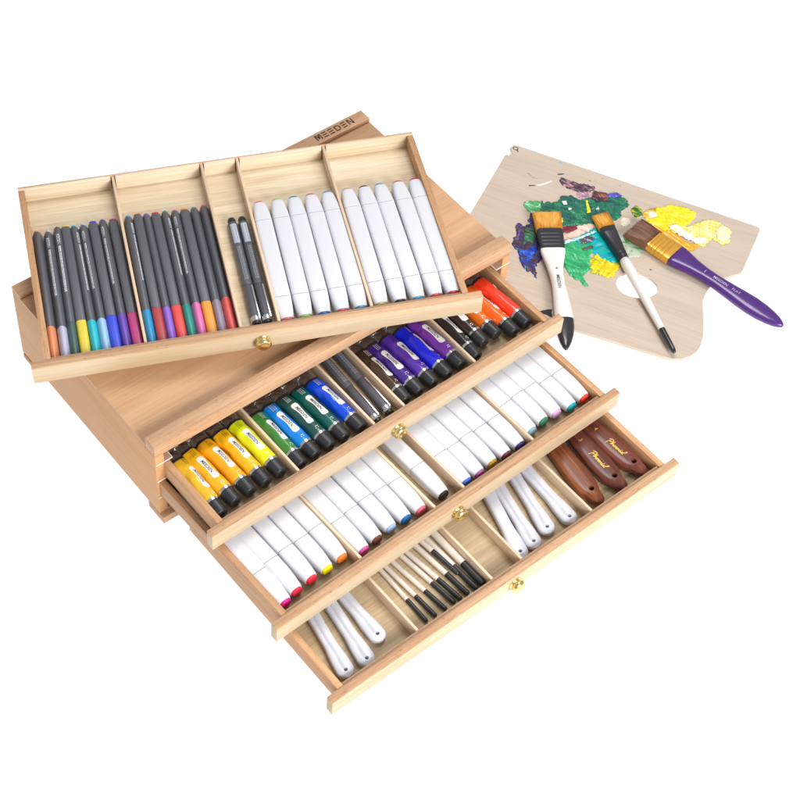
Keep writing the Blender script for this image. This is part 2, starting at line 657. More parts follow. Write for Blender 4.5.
# ------------------------------------------------------------------ black technical pens with clips
def make_tech_pen(label):
    root = empty('technical_pen')
    R, z = 4.7, 4.7
    lofted('barrel', DARKGREY, root, [(46.3, R - .5, R - .5, z), (46.6, R - .1, R - .1, z), (123, R - .1, R - .1, z), (124, R - .5, R - .5, z)], 28)
    lofted('end_cap', BLACK, root, [(124.1, R - .8, R - .8, z), (128.5, R - .9, R - .9, z), (130.5, R - 1.6, R - 1.6, z), (131, R - 2.8, R - 2.8, z)], 28)
    c = lofted('cap', plain('dark cap grey', (0.10, 0.10, 0.125), 0.42), root, [(9.1, R - .2, R - .2, z), (9.3, R, R, z), (45.6, R + .05, R + .05, z), (46.2, R - .4, R - .4, z)], 28)
    lofted('ring', STEEL, c, [(3.2, R - .3, R - .3, z), (3.6, R, R, z), (8.6, R, R, z), (9, R - .4, R - .4, z)], 28)
    lofted('tip_plug', BLACK, c, [(0, R - 1.8, R - 1.8, z), (.6, R - 1.0, R - 1.0, z), (3.1, R - .8, R - .8, z)], 28)
    bm = bmesh.new()
    box(bm, 2.3, 4.0, 6, 44, 9.0, 9.7, bev=0.25)
    box(bm, 2.3, 4.0, 42, 44.5, 7.6, 9.0, bev=0.2)
    box(bm, 2.3, 4.0, 5.4, 8, 8.0, 9.0, bev=0.2)
    link('clip', bm, STEEL, c)
    bm = bmesh.new()

    def wrap(a, b_, d=0.08):
        th = PI / 2 - b_ / R
        return ((R - .1 + d) * math.cos(th) * MM, a * MM, (z + (R - .1 + d) * math.sin(th)) * MM)

    rnd = random.Random(2)
    rs = []
    for row in (-1.3, 0.2, 1.4):
        xx = 52.0
        while xx < 92:
            ww = rnd.uniform(0.8, 2.4)
            rs.append(rect(xx, xx + ww, row, row + 0.5))
            xx += ww + rnd.uniform(0.4, 0.9)
    put2d(bm, strokes(rs), wrap)
    link('lettering', bm, plain('grey print', (0.36, 0.37, 0.40), 0.5), root)
    if label:
        bm = bmesh.new()
        put2d(bm, strokes([rect(97 + 3 * i, 100 + 3 * i, -3.0 + 1.5 * j, -1.5 + 1.5 * j) for i in range(8) for j in range(4)]), lambda a, b_: wrap(a, b_, 0.10))
        bmesh.ops.remove_doubles(bm, verts=bm.verts, dist=1e-6)
        lb = link('barcode_label', bm, plain('pale blue label', (0.42, 0.45, 0.52), 0.4), root)
        bm = bmesh.new()
        rs = []
        yy = 99.5
        while yy < 118:
            ww = rnd.choice((0.35, 0.6, 0.9))
            rs.append(rect(yy, yy + ww, -2.2, 1.2))
            yy += ww + rnd.choice((0.5, 0.7, 1.0))
        put2d(bm, strokes(rs), lambda a, b_: wrap(a, b_, 0.18))
        link('barcode', bm, BLACK, lb)
    return root


tp = [make_tech_pen(True)]
tp.append(dup(tp[0]))
tp2 = make_tech_pen(False)
tp += [tp2, dup(tp2)]
G = 'dark technical pens with clips'
put(tp[0], FT, (-1.5, 17.5), (-1.0, 150))
tag(tp[0], 'left dark pen with barcode label in the tray\'s narrow middle compartment', 'pen', G)
put(tp[1], FT, (8.3, 17.0), (8.7, 150))
tag(tp[1], 'right dark pen with barcode label in the tray\'s narrow middle compartment', 'pen', G)
put(tp[2], FR[1], (-8.3, 15), (-3.3, 97))
tag(tp[2], 'left dark clipped pen between green and purple tubes in the top drawer', 'pen', G)
put(tp[3], FR[1], (6.2, 16.5), (10, 96.4))
tag(tp[3], 'right dark clipped pen between green and purple tubes in the top drawer', 'pen', G)


# ------------------------------------------------------------------ white twin markers
def make_marker(seam):
    root = empty('marker_pen')
    z = 6.6
    HWM, HH, E = 8.02, 6.6, 5.5

    def sec(y, w_, e=E):
        q = w_ / HWM
        return (y, w_, HH * (0.25 + 0.75 * q) if w_ < HWM else HH, z, 0, e)

    def capsecs(y0, y1, sgn):
        # y0 tip end, y1 seam end
        ys = [(0, 5.9, 2.7), (1.0, 6.25, 2.9), (4, 6.6, 3.3), (9, 7.1, 4.0), (15, 7.6, 4.8), (22, 7.93, 5.3), (abs(y1 - y0) - .5, 8.02, 5.5), (abs(y1 - y0), 7.95, 5.5)]
        ys = [q for q in ys if q[0] <= abs(y1 - y0)]
        return [sec(y0 + sgn * d, w_, e) for d, w_, e in ys]

    T = 147.0
    s1, s2 = seam, T - 26
    lofted('barrel', WHITE, root, [sec(s1 + .6, 7.95), sec(s1 + 1.1, 8.02), sec(s2 - 1.1, 8.02), sec(s2 - .6, 7.95)], 64)
    lofted('shade_sleeve', SEAM_SHADE, root, [(s1 - 1, 7.7, 6.2, z, 0, E), (s1 + 2, 7.7, 6.2, z, 0, E)], 32)  # inner piece added so the cap seam reads dark
    lofted('shade_sleeve', SEAM_SHADE, root, [(s2 - 2, 7.7, 6.2, z, 0, E), (s2 + 1, 7.7, 6.2, z, 0, E)], 32)
    lofted('cap', WHITE, root, capsecs(2.6, s1, 1), 64)
    lofted('cap', WHITE, root, capsecs(T - 2.6, s2, -1), 64)
    for y0, sg in ((2.7, -1), (T - 2.7, 1)):
        lofted('colour_plug', None, root, [(y0 - sg * 1, 5.2, 4.9, z, 0, 2.3), (y0 + sg * 1.6, 5.2, 4.9, z, 0, 2.3), (y0 + sg * 2.4, 4.8, 4.5, z, 0, 2.2),
                                           (y0 + sg * 2.7, 4.0, 3.7, z), (y0 + sg * 2.5, 3.2, 2.9, z), (y0 + sg * 2.75, 2.0, 1.8, z), (y0 + sg * 2.8, .2, .2, z)], 28)
    return root


mk = {}


def marker(seam, color, cn, M, a, b_, label, group):
    if seam not in mk:
        mk[seam] = o = make_marker(seam)
    else:
        o = dup(mk[seam])
    recolour(o, 'colour_plug', plain('marker ' + cn, color, 0.4, vary=0.06))
    put(o, M, a, b_)
    tag(o, label, 'marker', group)


GT = 'white markers in the lifted tray'
for cn, c, x0, x1 in (('rose pink', (0.68, 0.12, 0.20), 25.0, 27.3), ('leaf green', (0.30, 0.50, 0.12), 41.6, 44.2), ('deep blue', (0.0, 0.13, 0.45), 58.2, 60),
                      ('dusty red', (0.55, 0.08, 0.09), 75.0, 76.2), ('sky blue', (0.02, 0.28, 0.62), 91.6, 92)):
    marker(26, c, cn, FT, (x0, 13.6), (x1, 160), f'white marker with {cn} ends in the tray\'s fourth compartment', GT)
for cn, c, x0, x1 in (('olive tan', (0.48, 0.38, 0.14), 110.3, 111.2), ('black', (0.015, 0.015, 0.015), 127.5, 127.2), ('bright blue', (0.02, 0.30, 0.60), 144.2, 142.6),
                      ('scarlet', (0.62, 0.05, 0.07), 160.7, 160), ('dark crimson', (0.45, 0.012, 0.04), 176.4, 176.2)):
    marker(26, c, cn, FT, (x0, 13.8), (x1, 162), f'white marker with {cn} ends in the tray\'s far right compartment', GT)
GM = 'white markers in the middle drawer'
rows = [
    ('first compartment', [('magenta', (0.72, 0.01, 0.27), -174.6, 18.0), ('crimson', (0.70, 0.02, 0.06), -160.4, 21), ('red', (0.75, 0.02, 0.05), -143.3, 22.5),
                           ('yellow', (0.88, 0.75, 0.01), -126.7, 22.0), ('orange', (0.82, 0.20, 0.03), -110.0, 23)]),
    ('second compartment', [('orchid pink', (0.62, 0.08, 0.33), -90.6, 17), ('brown', (0.16, 0.04, 0.03), -74.6, 18.5), ('powder blue', (0.33, 0.45, 0.70), -57.6, 20),
                            ('ocean blue', (0.0, 0.13, 0.35), -41.4, 19), ('salmon pink', (0.75, 0.13, 0.20), -25.2, 18)]),
    ('narrow middle compartment', [('black', (0.015, 0.015, 0.018), 1.0, 18)]),
    ('fourth compartment', [('blue', (0.05, 0.15, 0.62), 26.0, 15.5), ('plum', (0.38, 0.10, 0.35), 41.2, 15), ('mustard', (0.42, 0.25, 0.02), 57.5, 16.2),
                            ('maroon', (0.13, 0.02, 0.06), 73.6, 15), ('navy', (0.03, 0.02, 0.16), 90.4, 15.2)]),
    ('far right compartment', [('slate blue', (0.22, 0.36, 0.46), 110.0, 20.5), ('dark green', (0.03, 0.19, 0.11), 126.0, 22), ('lilac', (0.62, 0.38, 0.68), 141.8, 21.5),
                               ('turquoise', (0.0, 0.36, 0.44), 158.0, 18), ('vermilion', (0.80, 0.05, 0.02), 174.0, 18)]),
]
for bay, lst in rows:
    for cn, c, x, y in lst:
        marker(37, c, cn, FR[2], (x, y), (x + (-1.2 if x > 20 else 0.6), y + 120), f'white marker with {cn} tip in the middle drawer\'s {bay}', GM)


# ------------------------------------------------------------------ paint tubes (top drawer)
TUBE_SECS = [(14.4, 6.4, 6.4), (15.2, 7.3, 7.3), (18, 7.5, 7.5), (44, 7.45, 7.3), (56, 7.6, 6.4), (66, 7.75, 5.2), (73, 7.9, 3.6), (78.5, 8.0, 1.9)]


def tsec(y):
    q = TUBE_SECS
    for i in range(len(q) - 1):
        if y <= q[i + 1][0]:
            f = (y - q[i][0]) / (q[i + 1][0] - q[i][0])
            return tuple(q[i][k] + f * (q[i + 1][k] - q[i][k]) for k in (1, 2))
    return q[-1][1:]


def tz(y):
    return 7.75 - max(0, y - 40) * 0.035


def make_tube(roll, band, seed=0):
    root = empty('paint_tube')

    def dent(y, th):
        k = min(1.0, max(0.0, (y - 17) / 45.0))
        return (noise.noise((y * 0.075, 1.3 * math.cos(th) + seed * 3.1, 1.3 * math.sin(th))) * (0.25 + 1.15 * k)
                + noise.noise((y * 0.22, 2.5 * math.cos(th) + seed * 5.3, 2.5 * math.sin(th))) * 0.35 * k)

    ys = [14.4, 15.2, 18, 30, 44, 50, 56, 62, 66, 66.01, 68, 70, 73, 76, 78.5]
    secs = []
    for i in range(len(ys) - 1):
        secs.append(ys[i])
        if ys[i] >= 15.2 and ys[i + 1] - ys[i] > 1.5:
            m_ = int((ys[i + 1] - ys[i]) / 1.5)
            secs += [ys[i] + (ys[i + 1] - ys[i]) * (q + 1) / (m_ + 1) for q in range(m_)]
    secs.append(ys[-1])
    yl = secs
    lofted('body', [None, plain('tube tail dark band', (0.03, 0.027, 0.028), 0.3, vary=0.2), FOIL], root, [(y, *tsec(y), tz(y)) for y in yl], 40,
           fn=lambda t, i: 1 + (dent(yl[i], t) / 7.8 if yl[i] > 16 else 0), sharp=60, segm=[0 if y < 66 else (1 if y < 69 else 2) for y in yl[:-1]])
    lofted('collar', STEEL, root, [(13.2, 6.9, 6.9, 7.75), (13.3, 7.3, 7.3, 7.75), (15.4, 7.65, 7.65, 7.75), (15.7, 7.3, 7.3, 7.75)], 36)
    # crimped flat tail, a little crooked
    bm = bmesh.new()
    rr = random.Random(3)
    loft(bm, [(78.4 + 1.6 * i, 8.1, 1.9 if i == 0 else 0.75 + rr.uniform(-.2, .25), tz(78) + rr.uniform(-.3, .3), 0, 4) for i in range(8)], 32)
    link('crimp', bm, FOIL, root)
    lofted('cap', BLACK, root, [(1.2, .3, .3, 7.75), (1.0, 2.2, 2.2, 7.75), (0, 2.6, 2.6, 7.75), (0, 5.2, 5.2, 7.75), (0.4, 5.7, 5.7, 7.75), (1.2, 5.95, 5.95, 7.75), (11.5, 6.75, 6.75, 7.75), (12.6, 7.0, 7.0, 7.75), (13.15, 6.8, 6.8, 7.75)],
           72, fn=lambda t, i: 1 + (0.02 if 4 <= i < 7 and int(round(t / (2 * PI) * 72)) % 3 == 0 else 0), sharp=50)

    def wrap(a, b_, d):
        y = max(14.5, min(78, a))
        A, B = tsec(y)
        th = PI / 2 + roll - b_ / 7.7
        g_ = 1 + dent(y, th) / 7.8
        return ((A * g_ + d) * math.cos(th) * MM, y * MM, (tz(y) + (B * g_ + d) * math.sin(th)) * MM)

    # white hour-glass label
    bm = bmesh.new()
    n, mcols = 22, 7
    grid = []
    for i in range(n + 1):
        u = i / n
        y = 27 + 27 * u
        hw = 3.1 + 0.55 * math.cos(2 * PI * u * 1.0)
        cor = 1 - max(0, abs(u - 0.5) * 2 - 0.86) / 0.14 * 0.45
        hw *= cor
        grid.append([bm.verts.new(wrap(y, -hw + 2 * hw * j / mcols, 0.12)) for j in range(mcols + 1)])
    for i in range(n):
        for j in range(mcols):
            bm.faces.new((grid[i][j], grid[i][j + 1], grid[i + 1][j + 1], grid[i + 1][j]))
    lab = link('label', bm, LABELW, root)
    bm = bmesh.new()
    put2d(bm, text2d('MEEDEN', 4.1, 0.2, 0.1), lambda x, y: wrap(41.5 - x, y - 0.3, 0.24))
    link('lettering', bm, BLACK, lab)
    bm = bmesh.new()
    rs = []
    rnd = random.Random(11)
    for row in (-2.6, -1.0, 0.6):
        xx = 57.5
        while xx < 65:
            ww = rnd.uniform(0.9, 2.2)
            rs.append(rect(xx, min(xx + ww, 65.5), row, row + 0.8))
            xx += ww + 0.5
    put2d(bm, strokes(rs), lambda a, b_: wrap(a, b_, 0.12))
    link('small_print', bm, plain('tube small print', band, 0.5), root)
    bm = bmesh.new()
    put2d(bm, strokes([rect(19.5, 20.3, -1.8, 1.6), rect(21.4, 22.0, -1.0, 1.8)]), lambda a, b_: wrap(a, b_, 0.12))
    link('volume_mark', bm, LABELW, root)
    return root


tubes = [
    ('mustard yellow', (0.78, 0.47, 0.02), -176.6, 17.5, -174.6, 0.62, 'beside the left wall of the top drawer'),
    ('golden yellow', (0.88, 0.46, 0.01), -160.0, 20.5, -161.8, 0.12, 'second from the left in the top drawer'),
    ('amber yellow', (0.90, 0.43, 0.01), -143.6, 21.0, -145.6, 0.30, 'third from the left in the top drawer'),
    ('warm yellow', (0.92, 0.50, 0.01), -127.6, 21.0, -128.6, 0.22, 'next to the lemon one'),
    ('lemon yellow', (0.76, 0.86, 0.01), -111.6, 21.2, -111.8, 0.05, 'beside the first divider of the top drawer'),
    ('leaf green', (0.05, 0.22, 0.035), -91.6, 17.5, -91.8, 0.45, 'right of the first divider in the top drawer'),
    ('sky blue', (0.0, 0.22, 0.74), -75.8, 18.3, -77.6, 0.10, 'between green tubes in the top drawer'),
    ('dark pine green', (0.012, 0.075, 0.06), -59.9, 18.1, -61.4, 0.05, 'right of the sky blue one'),
    ('dark teal green', (0.0, 0.10, 0.085), -43.8, 18, -46.4, 0.12, 'left of the royal blue one'),
    ('royal blue', (0.0, 0.07, 0.70), -26.0, 17.7, -29.6, 0.30, 'beside the two dark pens'),
    ('dark umber', (0.055, 0.03, 0.018), 25.4, 17.5, 26.4, 0.48, 'right of the two dark pens'),
    ('deep violet', (0.055, 0.02, 0.24), 41.2, 17.6, 40.4, 0.08, 'left of the other violet tubes'),
    ('bright violet', (0.095, 0.03, 0.38), 57.6, 17.4, 56.4, 0.38, 'left of the ultramarine one'),
    ('ultramarine blue', (0.01, 0.02, 0.70), 74.6, 17.2, 72.6, 0.75, 'between two violet tubes'),
    ('purple', (0.17, 0.035, 0.35), 91.4, 19, 88.9, 0.20, 'beside the last divider of the top drawer'),
    ('charcoal black', (0.018, 0.017, 0.018), 109.2, 17.6, 109.6, 0.50, 'right of the last divider in the top drawer'),
    ('dark brown', (0.032, 0.02, 0.014), 125.4, 26, 124.6, 0.10, 'left of the orange ones in the top drawer'),
    ('burnt orange', (0.70, 0.14, 0.01), 141.2, 26.6, 140.4, 0.00, 'half under the tray corner in the top drawer'),
    ('bright orange', (0.86, 0.13, 0.012), 157.0, 19, 154.0, 0.66, 'left of the red one in the top drawer'),
    ('vermilion red', (0.84, 0.045, 0.015), 173.0, 20, 170.0, 1.15, 'beside the right wall of the top drawer'),
]
tp_cache = {}
for k, (cn, c, x0, y0, x1, roll, where) in enumerate(tubes):
    dark = sum(c) < 0.42
    band = (0.45, 0.45, 0.45) if (dark or 'blue' in cn) else tuple(v * 0.45 for v in c)
    o = make_tube(-roll, band, k)
    mcol = plain('tube paint ' + cn, c, 0.24, vary=0.05, coat=0.4)
    for ch in o.children:
        if ch.name.split('.')[0] == 'body':
            ch.data.materials[0] = mcol
        if ch.name.split('.')[0] == 'small_print':
            ch.data.materials[0] = plain('print on ' + cn, band, 0.5)
    put(o, FR[1], (x0, y0), (x1, y0 + 66))
    tag(o, f'{cn} paint tube with black cap {where}', 'paint tube', 'paint tubes in the top drawer')


# ------------------------------------------------------------------ palette knives (bottom drawer)
def cut_hole(o, x, y, r):
    """real hole through a handle"""
    bm = bmesh.new()
    bmesh.ops.create_cone(bm, cap_ends=True, segments=24, radius1=r * MM, radius2=r * MM, depth=0.06)
    bmesh.ops.translate(bm, verts=bm.verts, vec=(x * MM, y * MM, 0))
    me = bpy.data.meshes.new('cut')
    bm.to_mesh(me)
    bm.free()
    c = bpy.data.objects.new('cut', me)
    COL.objects.link(c)
    md = o.modifiers.new('hole', 'BOOLEAN')
    md.object = c
    md.operation = 'DIFFERENCE'
    md.solver = 'EXACT'
    dg = bpy.context.evaluated_depsgraph_get()
    new = bpy.data.meshes.new_from_object(o.evaluated_get(dg))
    o.modifiers.clear()
    old = o.data
    o.data = new
    new.name = old.name
    bpy.data.objects.remove(c)
    bpy.data.meshes.remove(me)


def interp(tab, y):
    for i in range(len(tab) - 1):
        if y <= tab[i + 1][0]:
            f = (y - tab[i][0]) / (tab[i + 1][0] - tab[i][0])
            f = f * f * (3 - 2 * f) if i else math.sqrt(max(0, 1 - (1 - f) ** 2))
            return tab[i][1] + f * (tab[i + 1][1] - tab[i][1])
    return tab[-1][1]


def make_white_knife(groove):
    root = empty('palette_knife')
    tab = [(0, 0.6), (8.0, 7.9), (16, 7.6), (36, 5.9), (60, 6.0), (84, 6.6), (96, 6.0), (100, 5.0)]
    hh, zc = 3.9, 4.2
    ys = [0, .4, 1.2, 2.4, 4, 6, 8, 11, 14, 18, 24, 30, 36, 44, 52, 60, 70, 80, 90, 96, 98, 100]
    bm = bmesh.new()
    n = 96
    rings = []
    for y in ys:
        a = interp(tab, y)
        b_ = hh * min(1, 0.45 + 0.55 * min(1, y / 4.0))
        r = []
        for k in range(n):
            t = 2 * PI * k / n
            cx, cz = sup(t, 3.3)
            xx, zz = a * cx, b_ * cz
            if groove and cz > 0:
                gw = 1.15
                xg = -1.6
                dep = 1.9 * max(0, 1 - abs(xx - xg) / gw) * min(1, max(0, (y - 9) / 3.0)) * min(1, max(0, (97 - y) / 6.0))
                zz -= dep
            r.append(bm.verts.new((xx * MM, y * MM, (zc + zz) * MM)))
        rings.append(r)
    for i in range(len(rings) - 1):
        for k in range(n):
            bm.faces.new((rings[i][k], rings[i][(k + 1) % n], rings[i + 1][(k + 1) % n], rings[i + 1][k]))
    bm.faces.new(rings[0][::-1])
    bm.faces.new(rings[-1])
    h_ = link('handle', bm, HANDLE_W, root, 50)
    cut_hole(h_, 0, 6.6, 1.75)
    lofted('blade', HANDLE_W, root, [(99, 4.5, 1.6, zc), (112, 3.0, 1.0, zc), (122, 8.5, .7, zc), (150, 9.5, .5, zc), (172, 5.0, .4, zc), (176, 1.0, .35, zc)], 20)
    return root


GW = 'white plastic palette knives in the bottom drawer'
wk = make_white_knife(True)
wkf = make_white_knife(False)
for i, (a, b_, lab) in enumerate([
    ((-169.8, 15.0), (-158.6, 76), 'white plastic palette knife nearest the bottom drawer\'s left wall'),
    ((-149.0, 12.9), (-139.9, 76), 'white plastic palette knife between its two neighbours in the bottom drawer\'s left compartment'),
    ((-126.6, 25.5), (-125.2, 76.5), 'white plastic palette knife set back nearest the first divider of the bottom drawer'),
    ((22.6, 14.2), (42.0, 79), 'flat-faced white plastic palette knife without groove in the bottom drawer\'s fourth compartment'),
    ((39.6, 15.0), (54.5, 80), 'grooved white palette knife touching the flat-faced one in the bottom drawer'),
    ((59.2, 19.0), (74.0, 81), 'white palette knife third from left in the bottom drawer\'s fourth compartment'),
    ((83.8, 15.0), (88.2, 81), 'white palette knife resting beside the divider next to the brown handles'),
]):
    if i == 3:
        o = wkf
    elif i == 0:
        o = wk
    else:
        o = dup(wk)
    # far ends meet further back in the drawer: ease the slant so the blades stay inside the compartment
    put(o, FR[3], a, b_)
    tag(o, lab, 'palette knife', GW)


def script_word():
    """the handwritten word Phoenix as pen strokes (mm), centred"""
    st = [
        [(0.6, -1.6), (1.2, 0.6), (2.0, 3.4), (2.2, 4.0)],
        [(0.2, 3.0), (1.2, 4.1), (2.8, 4.6), (4.0, 4.0), (4.0, 2.6), (2.9, 1.7), (1.7, 1.6)],
        [(4.0, 0.0), (4.6, 1.8), (5.4, 4.2), (5.0, 1.6), (4.8, 0.2), (5.6, 1.6), (6.3, 1.8), (6.3, 0.9), (6.5, 0.1), (7.2, 0.4)],
        [(8.4, 1.7), (7.5, 1.5), (7.2, 0.6), (7.8, 0.0), (8.6, 0.5), (8.6, 1.4), (8.4, 1.7), (9.4, 1.5)],
        [(9.4, 0.9), (10.4, 1.1), (10.5, 1.7), (9.8, 1.7), (9.4, 0.9), (9.7, 0.1), (10.6, 0.2), (11.2, 0.9)],
        [(11.2, 1.8), (11.2, 0.1), (12.0, 1.6), (12.7, 1.7), (12.7, 0.3), (13.2, 0.1), (13.8, 0.8)],
        [(14.0, 1.8), (13.8, 0.3), (14.3, 0.1), (15.0, 0.9)],
        [(14.2, 2.7), (14.5, 2.9)],
        [(15.2, 1.8), (15.9, 1.3), (16.1, 0.4), (17.2, 0.1)],
        [(17.3, 2.0), (16.4, 1.2), (15.2, 0.0)],
        [(16.8, 2.0), (18.2, 3.4), (18.6, 4.4), (17.8, 4.2), (17.9, 2.6)],
    ]
    qs = []
    for p in st:
        for i in range(len(p) - 1):
            a, b_ = Vector(p[i]), Vector(p[i + 1])
            d = (b_ - a).normalized()
            wv = 0.34 if d.y < 0 else 0.24
            n_ = Vector((-d.y, d.x)) * wv
            a2, b2 = a - d * 0.12, b_ + d * 0.12
            qs.append([(q.x * 1.18 - 11, q.y * 1.18 - 2) for q in (a2 - n_, b2 - n_, b2 + n_, a2 + n_)])
    return strokes(qs)


def make_brown_knife(m, number):
    root = empty('palette_knife')
    tab = [(0, 0.8), (9.0, 6.6), (20, 10.6), (36, 11.6), (58, 10.2), (88, 8.0), (104, 6.6), (108, 5.5)]
    ys = [0, .5, 1.5, 3, 5, 7, 9, 12, 16, 20, 26, 32, 38, 46, 54, 62, 72, 82, 92, 104, 106, 108]
    secs = []
    for y in ys:
        a = interp(tab, y)
        b_ = 5.6 * min(1, 0.35 + 0.65 * min(1, (y / 14.0)) ** 0.6)
        secs.append((y, a, b_, 5.8, (-2.2 * max(0, 1 - y / 16.0)) * -1, 3.4))
    h_ = lofted('handle', m, root, secs, 48, sharp=55)
    cut_hole(h_, 0.8, 15.5, 2.6)
    f = lofted('ferrule', STEEL, root, [(107.5, 4.8, 4.8, 5.8), (108, 5.0, 5.0, 5.8), (118, 4.2, 4.2, 5.8), (118.5, 3.6, 3.6, 5.8)], 24)
    lofted('blade', STEEL, root, [(118, 2.2, 1.6, 5.8), (128, 1.8, 1.4, 6.5), (134, 7.0, .5, 6.5), (160, 9.5, .4, 6.5), (180, 5.0, .3, 6.5), (185, 1.0, .25, 6.5)], 20)
    if number:
        def top(x, y, d=0.1):
            a = interp(tab, y)
            cx = max(-0.95, min(0.95, x / a))
            return (x * MM, y * MM, (5.8 + 5.6 * (1 - abs(cx) ** 3.4) ** (1 / 3.4) + d) * MM)

        bm = bmesh.new()
        put2d(bm, script_word(), lambda x, y: top(y - 0.5, 36.5 - x, 0.14))
        put2d(bm, text2d(number, 5.5, 0.0, 0.08), lambda x, y: top(y - 1.0, 63 - x, 0.14))
        link('lettering', bm, GOLD, root)
    return root


GB = 'brown wooden palette knives in the bottom drawer'
for m, num, a, b_, lab in [
    (WALNUT, None, (115.5, 15.0), (125.5, 83), 'orange brown plain palette knife handle left of the two gold lettered ones'),
    (ROSEWOOD, '3', (143.0, 12.6), (148.8, 83), 'dark red brown palette knife with gold script, middle of the three brown handles'),
    (ROSEWOOD, '4', (170.0, 13.4), (168.0, 83), 'dark red brown palette knife with gold script beside the bottom drawer\'s right wall'),
]:
    o = make_brown_knife(m, num)
    put(o, FR[3], a, b_)
    tag(o, lab, 'palette knife', GB)


# ------------------------------------------------------------------ slim brushes (bottom drawer)
def make_slim_brush(r0, blk, bristle):
    root = empty('slim_paintbrush')
    z = 4.0 if r0 > 2.6 else 3.0
    z = r0 + 0.4
    lofted('handle_end', BLACK, root, [(0, r0 * .55, r0 * .55, z), (.6, r0 * .85, r0 * .85, z), (2, r0 * .97, r0 * .97, z), (blk, r0 * 1.02, r0 * 1.02, z)], 20)
    lofted('handle', CREAM, root, [(blk + .05, r0 * 1.02, r0 * 1.02, z), (60, r0 * 1.08, r0 * 1.08, z), (100, r0 * 1.1, r0 * 1.1, z), (130, r0 * .8, r0 * .8, z)], 20)
    lofted('ferrule', STEEL, root, [(130.1, r0 * .85, r0 * .85, z), (142, r0 * .8, r0 * .8, z), (150, r0 * .9, r0 * .6, z)], 20)
    lofted('bristles', bristle, root, [(150, r0 * .85, r0 * .55, z), (156, r0 * .9, r0 * .6, z), (163, r0 * .15, r0 * .1, z)], 16)
    return root


GS = 'slim brushes in the bottom drawer'
slim = [
    ((-83.8, 17.5), (-83.0, 79), 2.0, 27, 'first from left'), ((-74.2, 17), (-77.2, 79), 2.1, 26, 'second from left'), ((-63.2, 16.5), (-69.2, 79), 2.2, 25.5, 'third from left'),
    ((-53.0, 16.8), (-59.2, 79), 2.25, 28, 'fourth from left'), ((-46.2, 16.5), (-53, 79), 2.3, 28, 'fifth from left'), ((-38.0, 16.8), (-43, 80), 2.5, 27, 'sixth from left'),
    ((-33.6, 36), (-37.6, 82), 2.3, 31.5, 'pushed furthest back'), ((-28.8, 16), (-31.4, 82), 2.7, 30, 'touching the thick right one'), ((-21.6, 16), (-22.2, 80), 3.3, 27, 'thickest and beside the second divider'),
]
for i, (a, b_, r0, bl, lab) in enumerate(slim):
    o = make_slim_brush(r0, bl, BRIST_O)
    put(o, FR[3], a, b_)
    if i == 6:
        o.location.z += 0.0038
    tag(o, f'slim cream brush with black end in the bottom drawer, {lab}', 'paintbrush', GS)

# ------------------------------------------------------------------ palette with dried paint
UX, UY = 0.47060757, -0.88234263
FP = Matrix(((UX, UY, 0, 0.5717), (UY, -UX, 0, 0.1755), (0, 0, 1, 0), (0, 0, 0, 1)))
# palette frame is left handed in the plane: use v measured along -normal; build with y = -v to keep it right handed
FP = Matrix(((UX, -UY, 0, 0.5717), (UY, UX, 0, 0.1755), (0, 0, 1, 0), (0, 0, 0, 1)))


def PL(p):
    return (p[0], -p[1])


outline = [(0, 0), (268.4, 0), (270.6, 4.0), (270.2, 40), (269.9, 66), (268.5, 71), (264.4, 75.4), (256.1, 83.3), (250, 91), (246.3, 100.1), (244.6, 111), (244.8, 123.0), (249.2, 137), (255.0, 154.0),
           (258.8, 168), (260.0, 180), (258.8, 190), (254.5, 198.5), (248.3, 204.9), (239.7, 209.0), (231, 210.6), (222, 210.8), (167.0, 214.4), (116.0, 217.9), (62, 219), (45, 212), (-8.6, 180), (-9.0, 115.6), (-7.2, 18.5),
           (-3.3, 18.2), (-2.5, 11.5), (-6.7, 6.5), (-5.1, 1.7)]
th = []
hole_pts = [(158.5, 140.2), (157.6, 132), (160.8, 124.6), (166, 119), (172.8, 116.2), (181, 116.4), (189.7, 119.2), (196, 123), (199.4, 128.5), (199.6, 135), (196.4, 141.2), (191, 146.4), (184.0, 149.8), (176, 151), (168.2, 149.8), (162, 146)]
palette = empty('paint_palette')
tag(palette, 'pale plywood palette board smeared with green, blue and yellow paint', 'palette')
palette.matrix_world = FP
bm = bmesh.new()


def loop(pts, z):
    v = [bm.verts.new((p[0] * MM, -p[1] * MM, z * MM)) for p in pts]
    return v, [bm.edges.new((v[i], v[(i + 1) % len(v)])) for i in range(len(v))]


v1, e1 = loop(outline, 0.4)
v2, e2 = loop(hole_pts, 0.4)
r = bmesh.ops.triangle_fill(bm, use_beauty=True, edges=e1 + e2)
fs = [f for f in r['geom'] if isinstance(f, bmesh.types.BMFace)]
ex = bmesh.ops.extrude_face_region(bm, geom=fs)
bmesh.ops.translate(bm, verts=[v for v in ex['geom'] if isinstance(v, bmesh.types.BMVert)], vec=(0, 0, 3.4 * MM))
board = link('board', bm, PALETTE_PLY, palette, 30)
PT = 3.8   # top of the board


def inside(p, poly):
    c = False
    j = len(poly) - 1
    for i in range(len(poly)):
        a, b_ = poly[i], poly[j]
        if (a[1] > p[1]) != (b_[1] > p[1]) and p[0] < (b_[0] - a[0]) * (p[1] - a[1]) / (b_[1] - a[1]) + a[0]:
            c = not c
        j = i
    return c


